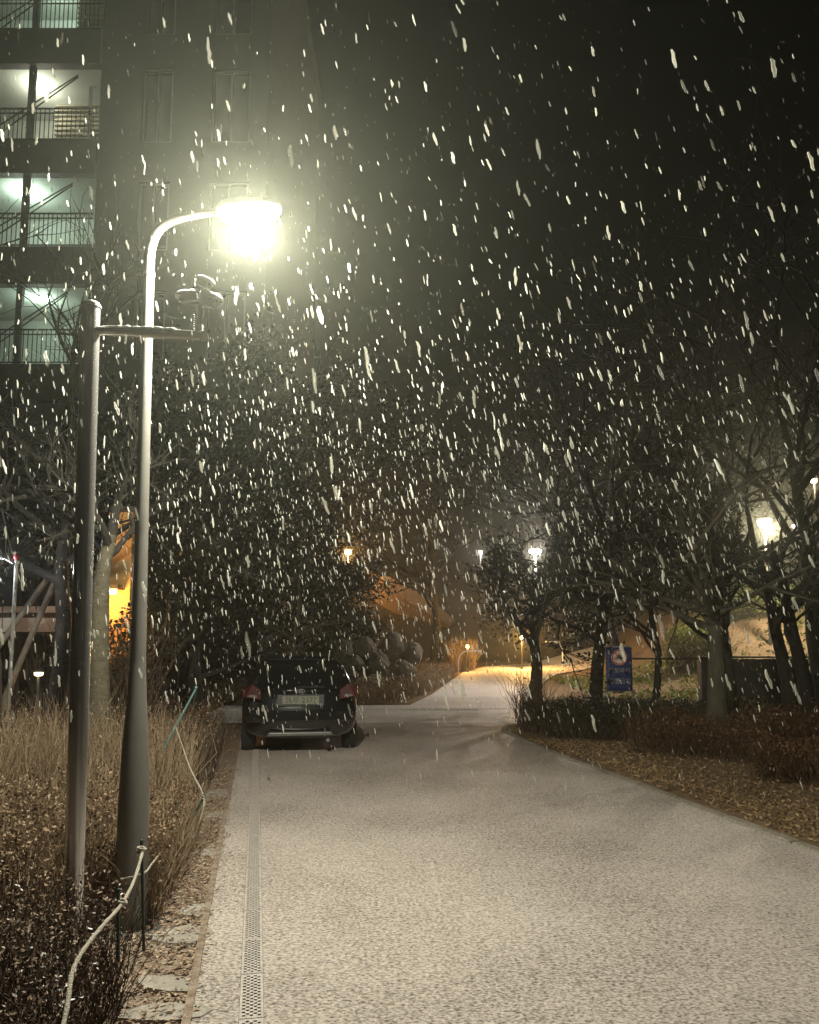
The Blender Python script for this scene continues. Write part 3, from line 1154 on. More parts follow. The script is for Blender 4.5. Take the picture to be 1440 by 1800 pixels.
# leaf litter on the verge
n = 13000
yy = rng.uniform(2.0, 11, n)
xx = np.array([left_edge(v) for v in yy]) - np.abs(rng.normal(0, .36, n)) + rng.normal(0, .04, n) + .02
keep = (xx > np.array([left_edge(v) for v in yy]) - 1.1)
C = np.column_stack([xx, yy, rng.uniform(.022, .05, n)])[keep]
lm = leaf_mesh(C, .04, 'leaf_litter', up=0, aspect=.4)
co = np.empty(len(lm.vertices) * 3, np.float32)
lm.vertices.foreach_get('co', co)
co = co.reshape(-1, 3)
zc = np.repeat(C[:, 2], 4)
co[:, 2] = np.maximum(.021, zc + (co[:, 2] - zc) * .35)
lm.vertices.foreach_set('co', co.ravel())
tag(link_mesh('leaf_litter', lm, M['litter']), 'fallen brown leaves and needles strewn along the left verge', 'leaves', kind='stuff')

# ------------------------------------------------------------------ the parked car
CARY = 12.35
cc = at(528, 1300, CARY)
car = thing('parked_car', 'black hatchback parked facing away on the left of the snowy lane', 'car', (cc.x, CARY, .03), math.atan(.16))
secs = [
    [(0, .10, .24), (.66, .10, .24), (.80, .05, .34), (.875, .00, .52), (.86, .04, .74), (.83, .09, .93), (.70, .34, 1.25), (.58, .50, 1.41), (.40, .56, 1.465), (0, .58, 1.48)],
    [(0, .45, .22), (.74, .45, .22), (.86, .42, .32), (.915, .40, .54), (.905, .40, .76), (.865, .42, .96), (.735, .55, 1.26), (.625, .64, 1.42), (.44, .68, 1.485), (0, .70, 1.50)],
    [(0, 1.2, .2), (.78, 1.2, .2), (.88, 1.2, .3), (.92, 1.2, .54), (.915, 1.2, .78), (.875, 1.2, .97), (.75, 1.25, 1.28), (.64, 1.28, 1.45), (.46, 1.3, 1.515), (0, 1.3, 1.53)],
    [(0, 2.2, .2), (.78, 2.2, .2), (.88, 2.2, .3), (.92, 2.2, .54), (.915, 2.2, .78), (.875, 2.2, .96), (.75, 2.15, 1.28), (.64, 2.1, 1.46), (.46, 2.1, 1.52), (0, 2.1, 1.535)],
    [(0, 3.0, .2), (.78, 3.0, .2), (.88, 3.0, .3), (.92, 3.0, .54), (.91, 3.0, .77), (.86, 3.05, .95), (.74, 2.8, 1.18), (.63, 2.68, 1.36), (.46, 2.6, 1.44), (0, 2.58, 1.46)],
    [(0, 3.6, .2), (.74, 3.6, .2), (.86, 3.6, .3), (.90, 3.6, .52), (.88, 3.6, .72), (.80, 3.55, .90), (.66, 3.4, .96), (.56, 3.36, .99), (.4, 3.34, 1.01), (0, 3.32, 1.03)],
    [(0, 4.2, .22), (.60, 4.15, .22), (.72, 4.1, .32), (.76, 4.08, .50), (.74, 4.08, .62), (.68, 4.08, .72), (.55, 4.12, .76), (.45, 4.14, .78), (.3, 4.15, .79), (0, 4.16, .80)],
]
bv_, bf_ = [], []
full = []
for s in secs:
    row = [(-x, y_, z) for x, y_, z in s[:0:-1]] + [s[0]] if False else None
    right = s
    left = [(-x, y_, z) for x, y_, z in s[-2:0:-1]]
    full.append(right + left)
npt = len(full[0])
for rws in full:
    bv_ += rws
for i in range(len(full) - 1):
    for k in range(npt):
        k2 = (k + 1) % npt
        bf_.append((i * npt + k, (i + 1) * npt + k, (i + 1) * npt + k2, i * npt + k2))
h = len(secs[0])
for (o_, flip) in ((0, False), ((len(full) - 1) * npt, True)):
    for k in range(h - 1):
        a, b = o_ + k, o_ + k + 1
        c, d = o_ + (npt - k) % npt, o_ + (npt - k - 1) % npt
        q = [a, b, d, c] if len({a, b, c, d}) == 4 else list(dict.fromkeys([a, b, d, c]))
        bf_.append(tuple(q[::-1] if flip else q))
body = MB().add(bv_, bf_).build('body', M['car'], car, smooth=True)
ss = body.modifiers.new('sub', 'SUBSURF')
ss.levels = ss.render_levels = 2


def panel(name, pts, m, parent, thick=.012, bevel=.004):
    """flat quad panel from corner points, pushed out along its normal"""
    P = [Vector(p) for p in pts]
    nrm = (P[1] - P[0]).cross(P[-1] - P[0]).normalized()
    n = len(P)
    b_ = MB()
    b_.add([p - nrm * .03 for p in P] + [p + nrm * thick for p in P],
           [tuple(range(n, 2 * n))] + [(i, (i + 1) % n, (i + 1) % n + n, i + n) for i in range(n)])
    return b_.build(name, m, parent, bevel=bevel)


rw = panel('rear_window', [(-.66, .125, .985), (.66, .125, .985), (.60, .34, 1.23), (.50, .455, 1.365), (-.50, .455, 1.365), (-.60, .34, 1.23)], M['car_glass'], car)
panel('wiper', [(-.05, .10, 1.0), (.36, .11, 1.0), (.36, .118, 1.012), (-.05, .108, 1.012)], M['black'], rw, .02, 0)
panel('spoiler', [(-.52, .40, 1.40), (.52, .40, 1.40), (.50, .44, 1.445), (-.50, .44, 1.445)], M['car'], car, .05, .01)
for s in (-1, 1):
    pts = [(s * .60, .055, .82), (s * .845, .03, .86), (s * .835, .05, 1.0), (s * .74, .10, 1.06), (s * .60, .085, .97)]
    if s < 0:
        pts = pts[::-1]
    tl = panel('tail_light', pts, M['tail'], car, .03, .01)
    pts = [(s * .66, .045, .85), (s * .80, .035, .865), (s * .78, .045, .905), (s * .66, .052, .895)]
    if s < 0:
        pts = pts[::-1]
    panel('reverse_lens', pts, M['tail_clear'], tl, .036, .004)
    pts = [(s * .862, .06, .87), (s * .905, .36, .90), (s * .885, .36, 1.02), (s * .848, .09, .99)]
    if s < 0:
        pts = pts[::-1]
    panel('side_lens', pts, M['tail'], tl, .018, .006)
    pts = [(s * .68, -.005, .50), (s * .82, .01, .50), (s * .82, .01, .56), (s * .68, -.005, .56)]
    if s < 0:
        pts = pts[::-1]
    panel('reflector', pts, M['tail'], car, .02, .004)
    # side glass
    pts = [(s * .855, .62, .99), (s * .865, 2.75, .98), (s * .72, 2.45, 1.30), (s * .67, 2.1, 1.40), (s * .665, 1.2, 1.39), (s * .72, .72, 1.26)]
    if s < 0:
        pts = pts[::-1]
    panel('side_window', pts, M['car_glass'], car, .012, .004)
    mm = MB()
    mm.box(s * .98 - .09, s * .98 + .09, 2.55, 2.68, .95, 1.08)
    mm.box(s * .88 - .05, s * .88 + .05, 2.58, 2.64, .96, 1.0)
    mm.build('wing_mirror', M['car'], car, bevel=.03)
    for wy in (.78, 3.25):
        wm = Matrix.Translation((s * .80, wy, .30)) @ Matrix.Rotation(R(90), 4, 'Y')
        w_ = MB()
        w_.lathe([(.20, -.10), (.285, -.105), (.315, -.08), (.318, 0), (.315, .08), (.285, .105), (.20, .10)], 32, wm)
        wo = w_.build('wheel', M['tyre'], car, smooth=True)
        w_ = MB()
        w_.lathe([(.205, -.104), (.19, -.108), (.06, -.10), (.05, -.112), (.01, -.112)] if s < 0 else [(.205, .104), (.19, .108), (.06, .10), (.05, .112), (.01, .112)], 24, wm)
        w_.build('rim', M['silver'], wo, smooth=True)
panel('bumper', [(-.80, -.012, .50), (.80, -.012, .50), (.80, -.004, .66), (-.80, -.004, .66)], M['car'], car, .02, .02)
panel('skid_strip', [(-.50, .02, .29), (.50, .02, .29), (.47, .01, .34), (-.47, .01, .34)], M['silver'], car, .03, .008)
panel('plate_recess', [(-.36, .035, .73), (.36, .035, .73), (.36, .055, .90), (-.36, .055, .90)], M['black'], car, .012, .006)
plate = panel('number_plate', [(-.28, .033, .755), (.28, .033, .755), (.28, .047, .875), (-.28, .047, .875)], M['plate'], car, .024, .003)


def text(name, body_, size, m, parent, mtx, extrude=.001):
    cu = bpy.data.curves.new(name, 'FONT')
    cu.body = body_
    cu.size = size
    cu.align_x = 'CENTER'
    cu.align_y = 'CENTER'
    cu.extrude = extrude
    cu.resolution_u = 3
    tmp = bpy.data.objects.new(name + '_curve', cu)
    COL.objects.link(tmp)
    dg = bpy.context.evaluated_depsgraph_get()
    me = bpy.data.meshes.new_from_object(tmp.evaluated_get(dg))
    bpy.data.objects.remove(tmp)
    me.materials.clear()
    me.materials.append(m)
    o = bpy.data.objects.new(name, me)
    COL.objects.link(o)
    o.parent = parent
    o.matrix_local = mtx
    return o


text('plate_number', '28부 2373', .115, M['sign_black'], plate, Matrix.Translation((0, .0125, .815)) @ Matrix.Rotation(R(90 - 6.6), 4, 'X'))
b_ = MB()
ring = [Vector((.055 * math.cos(a), .045, .955 + .028 * math.sin(a))) for a in np.linspace(0, 2 * math.pi, 20)]
b_.tube(ring, .006, 6)
b_.tube([(-.022, .042, .935), (-.01, .046, .975)], .005, 6)
b_.tube([(.01, .042, .935), (.022, .046, .975)], .005, 6)
b_.tube([(-.016, .044, .955), (.016, .044, .955)], .005, 6)
b_.build('badge', M['silver'], car)
b_ = MB()
b_.tube([(.42, .14, .21), (.42, .02, .21)], .03, 12)
b_.build('exhaust', M['silver'], car)

# ------------------------------------------------------------------ apartment building
BY = 22.6
bx_edge = at(470, 300, BY).x
sx1 = at(170, 300, BY).x
bldg = thing('apartment_building', 'tall grey apartment block with lit stairwell landings above the trees', 'building', (bx_edge - 5, BY, 0))
ox, oy = bx_edge - 5, BY


def bb(mb, x0, x1, y0, y1, z0, z1):
    return mb.box(x0 - ox, x1 - ox, y0 - oy, y1 - oy, z0, z1)


def holes_wall(mb, x0, x1, z0, z1, y0, y1, holes):
    xs = sorted({x0, x1} | {h_[0] for h_ in holes} | {h_[1] for h_ in holes})
    zs_ = sorted({z0, z1} | {h_[2] for h_ in holes} | {h_[3] for h_ in holes})
    for i in range(len(xs) - 1):
        run = None
        for j in range(len(zs_) - 1):
            cx, cz = (xs[i] + xs[i + 1]) / 2, (zs_[j] + zs_[j + 1]) / 2
            inh = any(h_[0] < cx < h_[1] and h_[2] < cz < h_[3] for h_ in holes)
            if not inh:
                bb(mb, xs[i], xs[i + 1], y0, y1, zs_[j], zs_[j + 1])


zf = lambda py: at(100, py, BY).z
BTOP = 27.0
# blank facade with faint windows
wins = []
z_rows = [(zf(250), zf(122)), (zf(60), zf(-60)), (zf(440), zf(320)), (zf(632), zf(512)), (zf(820), zf(700))]
cols = [(at(250, 200, BY).x, at(303, 200, BY).x), (at(372, 200, BY).x, at(440, 200, BY).x)]
for (za, zb) in z_rows:
    for (xa, xb) in cols:
        wins.append((xa, xb, za, zb))
wl = MB()
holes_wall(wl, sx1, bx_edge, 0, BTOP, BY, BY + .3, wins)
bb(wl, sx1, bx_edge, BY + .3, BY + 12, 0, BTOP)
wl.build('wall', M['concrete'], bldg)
for (xa, xb, za, zb) in wins:
    q = MB()
    for (x0, x1, z0, z1) in ((xa, xa + .07, za, zb), (xb - .07, xb, za, zb), (xa + .07, xb - .07, za, za + .07), (xa + .07, xb - .07, zb - .07, zb),
                             ((xa + xb) / 2 - .03, (xa + xb) / 2 + .03, za + .07, zb - .07)):
        bb(q, x0, x1, BY + .06, BY + .14, z0, z1)
    w_ = q.build('window', M['frame'], bldg)
    q = MB()
    bb(q, xa + .07, xb - .07, BY + .15, BY + .17, za + .07, zb - .07)
    q.build('pane', M['glass_dark'], w_)
# stairwell bay: floors with open fronts
bay_l = at(-260, 300, BY).x
floors = [(zf(56), zf(-78)), (zf(250), zf(116)), (zf(436), zf(308)), (zf(642), zf(502)), (zf(836), zf(706)), (zf(1016), zf(896))]
sb = MB()
edges = [BTOP] + [v for f in floors for v in (f[1], f[0])] + [0]
for i in range(0, len(edges), 2):
    z1, z0 = edges[i], edges[i + 1]
    bb(sb, bay_l, sx1, BY - .12, BY + .15, z0, z1)
    bb(sb, bay_l, sx1, BY + .15, BY + 2.6, z1 - .2 if i else z1 - .3, z1) if i else None
sb.build('floor_edge', M['concrete_dark'], bldg)
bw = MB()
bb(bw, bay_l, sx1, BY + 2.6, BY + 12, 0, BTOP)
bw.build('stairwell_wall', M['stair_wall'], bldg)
cs = MB()
for (z0, z1) in floors:
    bb(cs, bay_l, sx1, BY + .16, BY + 2.58, z1 + .003, z1 + .10)
cs.build('ceiling', M['stair_wall'], bldg)
mp_ = MB()
for xpx in (47, -160):
    xm = at(xpx, 300, BY).x
    bb(mp_, xm - .09, xm + .09, BY - .02, BY + .12, 3.2, BTOP - .2)
mp_.build('mullion', M['concrete_dark'], bldg)
bal_me = None
lit = [0, 1, 2, 3]
for fi, (z0, z1) in enumerate(floors[:4]):
    ra = at(0, 0, BY)
    rl = MB()
    ht = z0 + 1.05
    bb(rl, bay_l, sx1 - .02, BY - .06, BY - .02, ht, ht + .04)
    bb(rl, bay_l, sx1 - .02, BY - .06, BY - .02, z0 + .06, z0 + .09)
    bb(rl, bay_l, sx1 - .02, BY - .06, BY - .02, ht - .14, ht - .115)
    rail = rl.build('railing', M['rail'], bldg)
    x = sx1 - .15
    while x > bay_l + 1.6:
        if bal_me is None:
            q = MB().box(-.011, .011, -.011, .011, 0, 1.0)
            o = q.build('baluster', M['rail'], rail)
            bal_me = o.data
        else:
            o = link_mesh('baluster', bal_me, None, rail)
        o.location = (x - ox, BY - .04 - oy, z0 + .08)
        x -= .135
    # landing partition and louvred stair panel
    if fi == 1:
        la, lb = at(52, 200, BY).x, sx1 - .02
        for k in range(9):
            zz = z1 - .12 - k * .165
            q = MB()
            bb(q, la, lb, BY + 1.6, BY + 1.72, zz - .045, zz)
            q.build('louvre', M['louvre'], bldg)
        q = MB()
        bb(q, la, lb, BY + 1.8, BY + 1.9, z0 + .75, z1 - .02)
        q.build('stair_panel', M['stair_cream'], bldg)
        q = MB()
        bb(q, at(132, 200, BY).x, at(137, 200, BY).x, BY + .9, BY + .98, z0, z1)
        q.build('service_pipe', M['white_panel'], bldg)
    if fi == 0:
        la, lb = at(124, 20, BY).x, sx1 - .02
        for k in range(12):
            zz = z0 + .2 + k * .17
            q = MB()
            bb(q, la, lb, BY + .5, BY + .62, zz, zz + .07)
            q.build('louvre', M['louvre'], bldg)
    # stair flight: sloping stringer seen through the opening
    q = MB()
    x0_, x1_ = at(-40, 300, BY).x, at(120, 300, BY).x
    for off in (0, .32):
        q.tube([(x0_ - ox, .35, z0 + .2 + off), (x1_ - ox, .35, z1 - .1 + off * .2)], .022, 6)
    q.build('stair_rail', M['rail'], bldg)
    lx = {0: 75, 1: 60, 2: 47, 3: 83}[fi]
    lz = z1 - .05
    lp = at(lx, 300, BY + .8)
    q = MB()
    q.box(lp.x - .25 - ox, lp.x + .25 - ox, .65, .95, lz - .06, lz)
    q.build('ceiling_light', M['g_stair'], bldg, bevel=.02)
    point_light('landing_light', (lp.x - ox, .9, lz - .3), (95, 60, 70, 42)[fi], (.82, 1.0, .86) if fi != 1 else (1.0, .94, .78), .12, bldg)
# roof slab
q = MB()
bb(q, bay_l - .2, bx_edge + .2, BY - .25, BY + 12.2, BTOP + .005, BTOP + .3)
q.build('roof', M['concrete_dark'], bldg)

# ------------------------------------------------------------------ low canopy, props, garden light on the left
cv = thing('canopy', 'white flat canopy with panelled front behind the left hedges', 'canopy', at(60, 1180, 14.5).to_2d().to_3d())
cvx, cvy = cv.location.x, cv.location.y


def canv(px, py):
    p = at(px, py, 14.5)
    return p.x - cvx, p.z


for (xa, xb) in ((-150, 2), (6, 62), (66, 124)):
    for (ya, yb) in ((1066, 1077), (1086, 1111)):
        x0, z1 = canv(xa, ya)
        x1, z0 = canv(xb, yb)
        q = MB().box(x0, x1, -.02, .03, z0, z1)
        q.build('panel', M['white_panel'], cv, bevel=.006)
x0, z1 = canv(-155, 1064)
x1, z0 = canv(126, 1113)
q = MB().box(x0, x1, .034, 2.6, z0 + .02, z1)
q.build('roof_box', M['concrete_dark'], cv)
for px in (-120, 20, 118):
    x, _ = canv(px, 1100)
    q = MB().box(x - .05, x + .05, .2, .3, -.05, z0 + .02)
    q.build('post', M['concrete_dark'], cv)
q = MB().box(x0, x1, 2.4, 2.6, -.05, z0)
q.build('back_wall', M['concrete_dark'], cv)

for i, (a, b, lab) in enumerate((((-5, 1140), (88, 1010), 'left timber prop slanting up in front of the white canopy'),
                                 ((50, 1130), (112, 985), 'right timber prop slanting up in front of the white canopy'))):
    p0, p1 = at(*a, 10.5), at(*b, 10.8)
    low = p0 + (p0 - p1).normalized() * ((p0.z) / max(.1, (p1 - p0).normalized().z))
    q = MB()
    q.tube([low - low, p1 - low], [.045, .036], 10)
    o = q.build('tree_prop', M['wood_prop'], smooth=True)
    o.location = low
    tag(o, lab, 'tree prop', 'timber props of the left tree')

g0 = gr(70, 1290)
gp = at(68, 1184, 10.2)
gl = thing('garden_light', 'small mushroom garden light glowing warm above the dry hedge', 'garden light', (gp.x, gp.y, 0))
q = MB().tube([(0, 0, -.05), (0, 0, gp.z - .02)], .02, 10)
q.build('post', M['black'], gl)
q = MB().lathe([(.03, gp.z - .03), (.05, gp.z - .02), (.055, gp.z + .012), (.03, gp.z + .016)], 16)
q.build('lens', M['g_warm'], gl)
q = MB().lathe([(.09, gp.z + .018), (.07, gp.z + .035), (.015, gp.z + .05)], 20)
q.build('cap', M['black'], gl, smooth=True)
point_light('garden_glow', (0, -.09, gp.z - .02), 2.0, (1, .7, .35), .03, gl)

tp_ = at(15, 1240, 9.6)
thin = thing('slim_lamp_post', 'slim pale lamp post with a red-tipped bluish light at the left edge', 'lamp post', (tp_.x, 9.6, 0))
zt = at(15, 985, 9.6).z
q = MB().tube([(0, 0, -.05), (0, 0, zt)], .022, 10)
q.build('pole', M['pole'], thin, smooth=True)
q = MB().lathe([(.022, zt + .002), (.04, zt + .04), (.02, zt + .08)], 12)
q.build('finial', M['sign_red'], thin, smooth=True)
q = MB().tube([(0, 0, zt - .06), (-.14, 0, zt + .02), (-.26, 0, zt + .03)], .012, 8)
q.build('arm', M['pole'], thin, smooth=True)
q = MB().lathe([(.02, zt - .04), (.06, zt - .02), (.065, zt + .03), (.03, zt + .05)], 14, Matrix.Translation((-.29, 0, 0)))
q.build('bulb', M['g_blue'], thin, smooth=True)
point_light('post_glow', (-.29, -.1, zt - .1), 45, (.78, .86, 1.0), .05, thin)

# ochre wall lit by its own sodium lamp, glimpsed between tree and lamp pole
ow0, ow1 = at(184, 1100, 12.6), at(226, 1100, 12.6)
ow = thing('ochre_wall', 'orange lit wall glimpsed between the forked tree and the lamp pole', 'wall', (ow0.x, 12.6, 0))
zt1 = at(200, 900, 12.6).z
wdt = ow1.x - ow0.x
q = MB().box(0, wdt, 0, .25, 0, zt1)
q.build('wall_face', M['orange_wall'], ow)
q = MB().box(-.05, wdt + .05, -.06, .31, zt1 + .003, zt1 + .09)
q.build('coping', M['concrete_dark'], ow)
q = MB().box(wdt * .5 - .1, wdt * .5 + .1, -.30, -.003, 2.55, 2.62)
q.build('lamp_bracket', M['black'], ow)
q = MB().lathe([(.04, 2.47), (.06, 2.5), (.06, 2.545), (.03, 2.547)], 14, Matrix.Translation((wdt * .5, -.22, 0)))
q.build('wall_lamp', M['g_orange'], ow)
point_light('wall_glow', (wdt * .5, -.45, 2.35), 60, (1, .47, .13), .06, ow)

hedge('shrub', 'tall dark shrub at the foot of the orange lit wall', 'shrub',
      [(ow0.x - .5, 11.6), (ow1.x + .5, 11.6), (ow1.x + .5, 12.2), (ow0.x - .5, 12.2)], 0, 1.95, 900, 3500, M['twig_dark'], M['leaf_ever'], .08, .008, .25, lf_lo=.05, top_noise=.3)

# ------------------------------------------------------------------ trees
# forked bare tree on the left
TY = 8.6
tb0 = at(176, 1300, TY)
o_ = Vector((tb0.x, TY, 0))


def tl_(px, py, Y=TY):
    return at(px, py, Y) - o_


grow_tree('bare_tree', 'bare forked tree with pale bark between the steel pole and the street lamp', (tb0.x, TY, 0), 3.0, .125, M['bark_pale'],
          fork=.80, spread=.6, levels=4, seed=4, kids=(3, 5), first=4,
          trunk_pts=[(0, 0, -.1), tl_(174, 1230), tl_(174, 1120), tl_(178, 1030), tl_(184, 985), tl_(196, 940)], crown_m=M['bark_dark'])
grow_tree('bare_tree', 'dark leafless tree whose twigs cross the lit stairwell at upper left', (at(20, 1200, 9.5).x, 10.6, 0), 6.6, .13, M['bark_dark'],
          fork=.5, spread=.55, levels=4, seed=11, kids=(4, 5), first=7)
grow_tree('bare_tree', 'thick brown tree trunk cut off by the left edge of the picture', (at(-14, 1200, 8.2).x, 8.2, 0), 19.0, .15, M['bark_dark'], crown_m=M['bark_dark'],
          fork=.97, spread=.5, levels=2, seed=21, kids=(3, 4), first=4, trunk_pts=[(0, 0, -.1), (-.06, 0, 1.5), (-.34, 0, 3.1), (-1.2, .1, 6), (-2.6, .1, 11)])
grow_tree('bare_tree', 'small bare tree with long pale level branches behind the black car', (at(520, 1200, 18).x, 17.0, 0), 3.6, .085, M['bark'],
          fork=.42, spread=1.1, levels=3, seed=5, kids=(4, 5), first=7, min_r=.006)
# right-hand side
T6 = gr(1262, 1300)
T6 = Vector((at(1262, 1300, 13.6).x, 13.6, 0))


def t6(px, py):
    return at(px, py, 13.6) - T6


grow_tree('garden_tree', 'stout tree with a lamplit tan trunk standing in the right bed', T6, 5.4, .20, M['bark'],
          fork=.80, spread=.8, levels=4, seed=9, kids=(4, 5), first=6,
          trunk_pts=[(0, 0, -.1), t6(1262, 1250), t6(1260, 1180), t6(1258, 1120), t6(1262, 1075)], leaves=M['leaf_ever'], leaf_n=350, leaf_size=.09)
trs = [
    ('dark slim tree just behind the lamplit trunk', 1290, 15.4, 5.6, .15, 31, 250),
    ('dark tree leaning right near the right edge by the fence', 1418, 14.6, 5.4, .14, 32, 300),
    ('dark upright tree beside the leaning tree near the right edge', 1388, 15.2, 5.8, .14, 33, 300),
    ('dark tree just left of the blue banner', 1047, 17.0, 6.2, .16, 34, 2400),
    ('dark bushy tree in front of the far white lamp', 942, 20.2, 5.4, .17, 35, 7000),
    ('slim dark tree right of the blue banner', 1157, 16.6, 5.0, .09, 36, 900),
]
for (lab, px, Y, hgt, r0, sd, nl) in trs:
    bpt = at(px, 1200, Y)
    tpn = None
    if 'leaning' in lab:
        tpn = [(0, 0, -.1), (-.02, 0, 1.0), (-.18, .05, 1.9), (-.32, 0, 2.8), (-.5, 0, 3.4)]
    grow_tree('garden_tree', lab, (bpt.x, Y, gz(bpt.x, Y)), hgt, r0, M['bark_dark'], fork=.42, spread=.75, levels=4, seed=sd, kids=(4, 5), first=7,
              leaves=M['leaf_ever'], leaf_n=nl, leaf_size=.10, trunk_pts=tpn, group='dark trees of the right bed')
for (lab, px, Y, hgt, r0, sd, nl) in (('dark evergreen left of the parked car, near the lamp pole', 350, 16.3, 6.6, .16, 51, 9000), ('dark evergreen behind the parked car in front of the building', 440, 24.0, 7.4, .2, 52, 11000),
                                      ('dark evergreen behind the forked tree on the left', 275, 15.2, 6.2, .16, 53, 8000), ('low dark evergreen beside the rockery behind the car roof', 570, 26.0, 4.2, .13, 54, 7000)):
    bpt = at(px, 1200, Y)
    grow_tree('evergreen_tree', lab, (bpt.x, Y, gz(bpt.x, Y)), hgt, r0, M['bark_dark'], fork=.16, spread=.7, levels=4, seed=sd, kids=(4, 5), first=11,
              leaves=M['leaf_ever'], leaf_n=int(nl * 1.4), leaf_size=.125, group='dark evergreens around the junction')
# tall thin trees behind, right
for (lab, px, Y, hgt, r0, sd) in (('tall bare tree rising far above the blue banner', 1085, 26, 13, .17, 41), ('tall bare tree rising behind the right fence', 1250, 24, 14, .2, 42),
                                  ('tall bare tree at the upper right edge of the picture', 1455, 17, 9.5, .19, 43), ('bare tree left of the far white lamp', 765, 37, 10, .2, 44),
                                  ('bare tree on the slope behind the parked car', 420, 27, 6.5, .19, 45)):
    bpt = at(px, 1100, Y)
    grow_tree('bare_tree', lab, (bpt.x, Y, gz(bpt.x, Y) - .1), hgt, r0, M['bark_dark'], fork=.4, spread=.5, levels=4, seed=sd, kids=(3, 5), first=9, group='tall dark trees behind')

# ------------------------------------------------------------------ right bed shrubs
hedge('shrub', 'black-green rounded bush at the tip of the right bed', 'shrub',
      [(2.05, 15.2), (2.4, 14.2), (3.2, 13.6), (4.4, 14.0), (5.0, 15.4), (4.4, 16.7), (2.8, 16.7)], .03, lambda x, y: .62 - .25 * sstep(.9, 2.0, math.hypot((x - 3.6) / 1.2, y - 15.3)),
      2600, 9000, M['twig_dark'], M['leaf_ever'], .05, .006, .4, lf_lo=.05)
hedge('shrub', 'sparse bare twigs sticking up at the left tip of the right bed', 'shrub',
      [(2.0, 15.4), (2.5, 15.0), (2.6, 16.3), (2.1, 16.2)], .03, 1.15, 170, 120, M['twig_dark'], M['leaf_ever'], .04, .008, .3, lf_lo=.4)
hedge('shrub', 'dark low bushes under the blue banner', 'shrub',
      [(4.2, 15.2), (6.4, 14.6), (7.2, 16.2), (6.2, 16.9), (4.2, 16.8)], .03, .55, 2200, 6000, M['twig_dark'], M['leaf_ever'], .05, .006, .4, lf_lo=.05)
hedge('hedge', 'rusty brown clipped hedge across the right bed behind the tan trunk', 'hedge',
      [(3.2, 12.2), (4.6, 11.2), (9.6, 10.6), (10.4, 14.6), (5.2, 14.4), (3.8, 13.4)], .03, .58, 7000, 16000, M['twig_rust'], M['leaf_rust'], .045, .005, .45, top_noise=.5)
hedge('hedge', 'low reddish hedge in the right bed nearest the kerb', 'hedge',
      [(4.1, 9.9), (5.0, 9.0), (7.4, 8.2), (9.0, 9.6), (8.6, 11.0), (4.9, 11.3)], .03, .46, 6000, 13000, M['twig_rust'], M['leaf_rust'], .04, .0045, .45, top_noise=.5)
# dry grass and litter over the open soil of the right bed
n = 12000
yy = rng.uniform(4.5, 14, n)
xx = np.array([right_edge(v) for v in yy]) + .16 + np.abs(rng.normal(0, 1.0, n))
C = np.column_stack([xx, yy, rng.uniform(.05, .09, n)])
link = link_mesh('leaf_litter', leaf_mesh(C, .05, 'leaf_litter', up=.1, aspect=.3), M['litter_tan'])
tag(link, 'dead brown leaves and dry grass covering the soil of the right bed', 'leaves', kind='stuff')

# hedge and rockery across the junction
hedge('hedge', 'long brown clipped hedge across the junction behind the car', 'hedge',
      [(-5.8, 21.7), (-1.4, 21.7), (-.3, 21.9), (.7, 26), (1.6, 31), (2.0, 34), (.4, 34), (-1.6, 24.5), (-5.8, 24.2)], .05, lambda x, y: .62 + gz(x, y) * .6,
      7000, 12000, M['twig_brown'], M['leaf_dry'], .06, .008, .35)
rocks = [(604, 1146, 24.6, .42, .36, 'rounded boulder just above the right corner of the car roof'), (640, 1140, 24.8, .38, .34, 'pale boulder in the top row of the rockery'),
         (690, 1136, 25.2, .36, .48, 'tall grey boulder near the right end of the rockery'), (722, 1150, 25.4, .42, .34, 'broad grey boulder at the right end of the rockery'),
         (622, 1176, 24.3, .44, .38, 'boulder low in the rockery beside the car'), (664, 1172, 24.4, .36, .42, 'small pale upright boulder in the middle of the rockery'),
         (704, 1182, 24.8, .46, .36, 'low dark boulder beside the brown hedge'), (648, 1204, 24.1, .5, .34, 'lowest boulder of the rockery, half behind the brown hedge')]
for i, (px, py, Y, rx, rz_, lab) in enumerate(rocks):
    c = at(px, py, Y)
    vs_, fs_ = [], []
    nu, nv = 16, 10
    for a in range(nv + 1):
        th = math.pi * a / nv
        for b in range(nu):
            ph = 2 * math.pi * b / nu
            d = Vector((math.sin(th) * math.cos(ph), math.sin(th) * math.sin(ph), math.cos(th)))
            k = 1 + .26 * mnoise.noise(d * 1.4 + Vector((i * 7.3, 0, 0))) + .10 * mnoise.noise(d * 4 + Vector((i * 3.1, 0, 0)))
            vs_.append((d.x * rx * k, d.y * rx * .8 * k, d.z * rz_ * k))
    for a in range(nv):
        for b in range(nu):
            fs_.append((a * nu + b, (a + 1) * nu + b, (a + 1) * nu + (b + 1) % nu, a * nu + (b + 1) % nu))
    o = MB().add(vs_, fs_).build('boulder', M['rock'])
    o.location = (c.x, Y, c.z)
    tag(o, lab, 'boulder', 'boulders of the rockery')
# earth bank that carries the rockery
bk = MB()
bn = []
for j in range(7):
    for i in range(11):
        u, v = i / 10, j / 6
        x, y_ = -3.6 + 3.5 * u, 23.9 + 3.6 * v
        bn.append((x, y_, gz(x, y_) - .05 + 1.55 * math.sin(math.pi * u) ** .6 * math.sin(math.pi * min(1, v * .75 + .02)) ** .7))
bk.add(bn, [(j * 11 + i, j * 11 + i + 1, (j + 1) * 11 + i + 1, (j + 1) * 11 + i) for j in range(6) for i in range(10)])
tag(bk.build('rockery_bank', M['hill'], smooth=True), kind='structure')

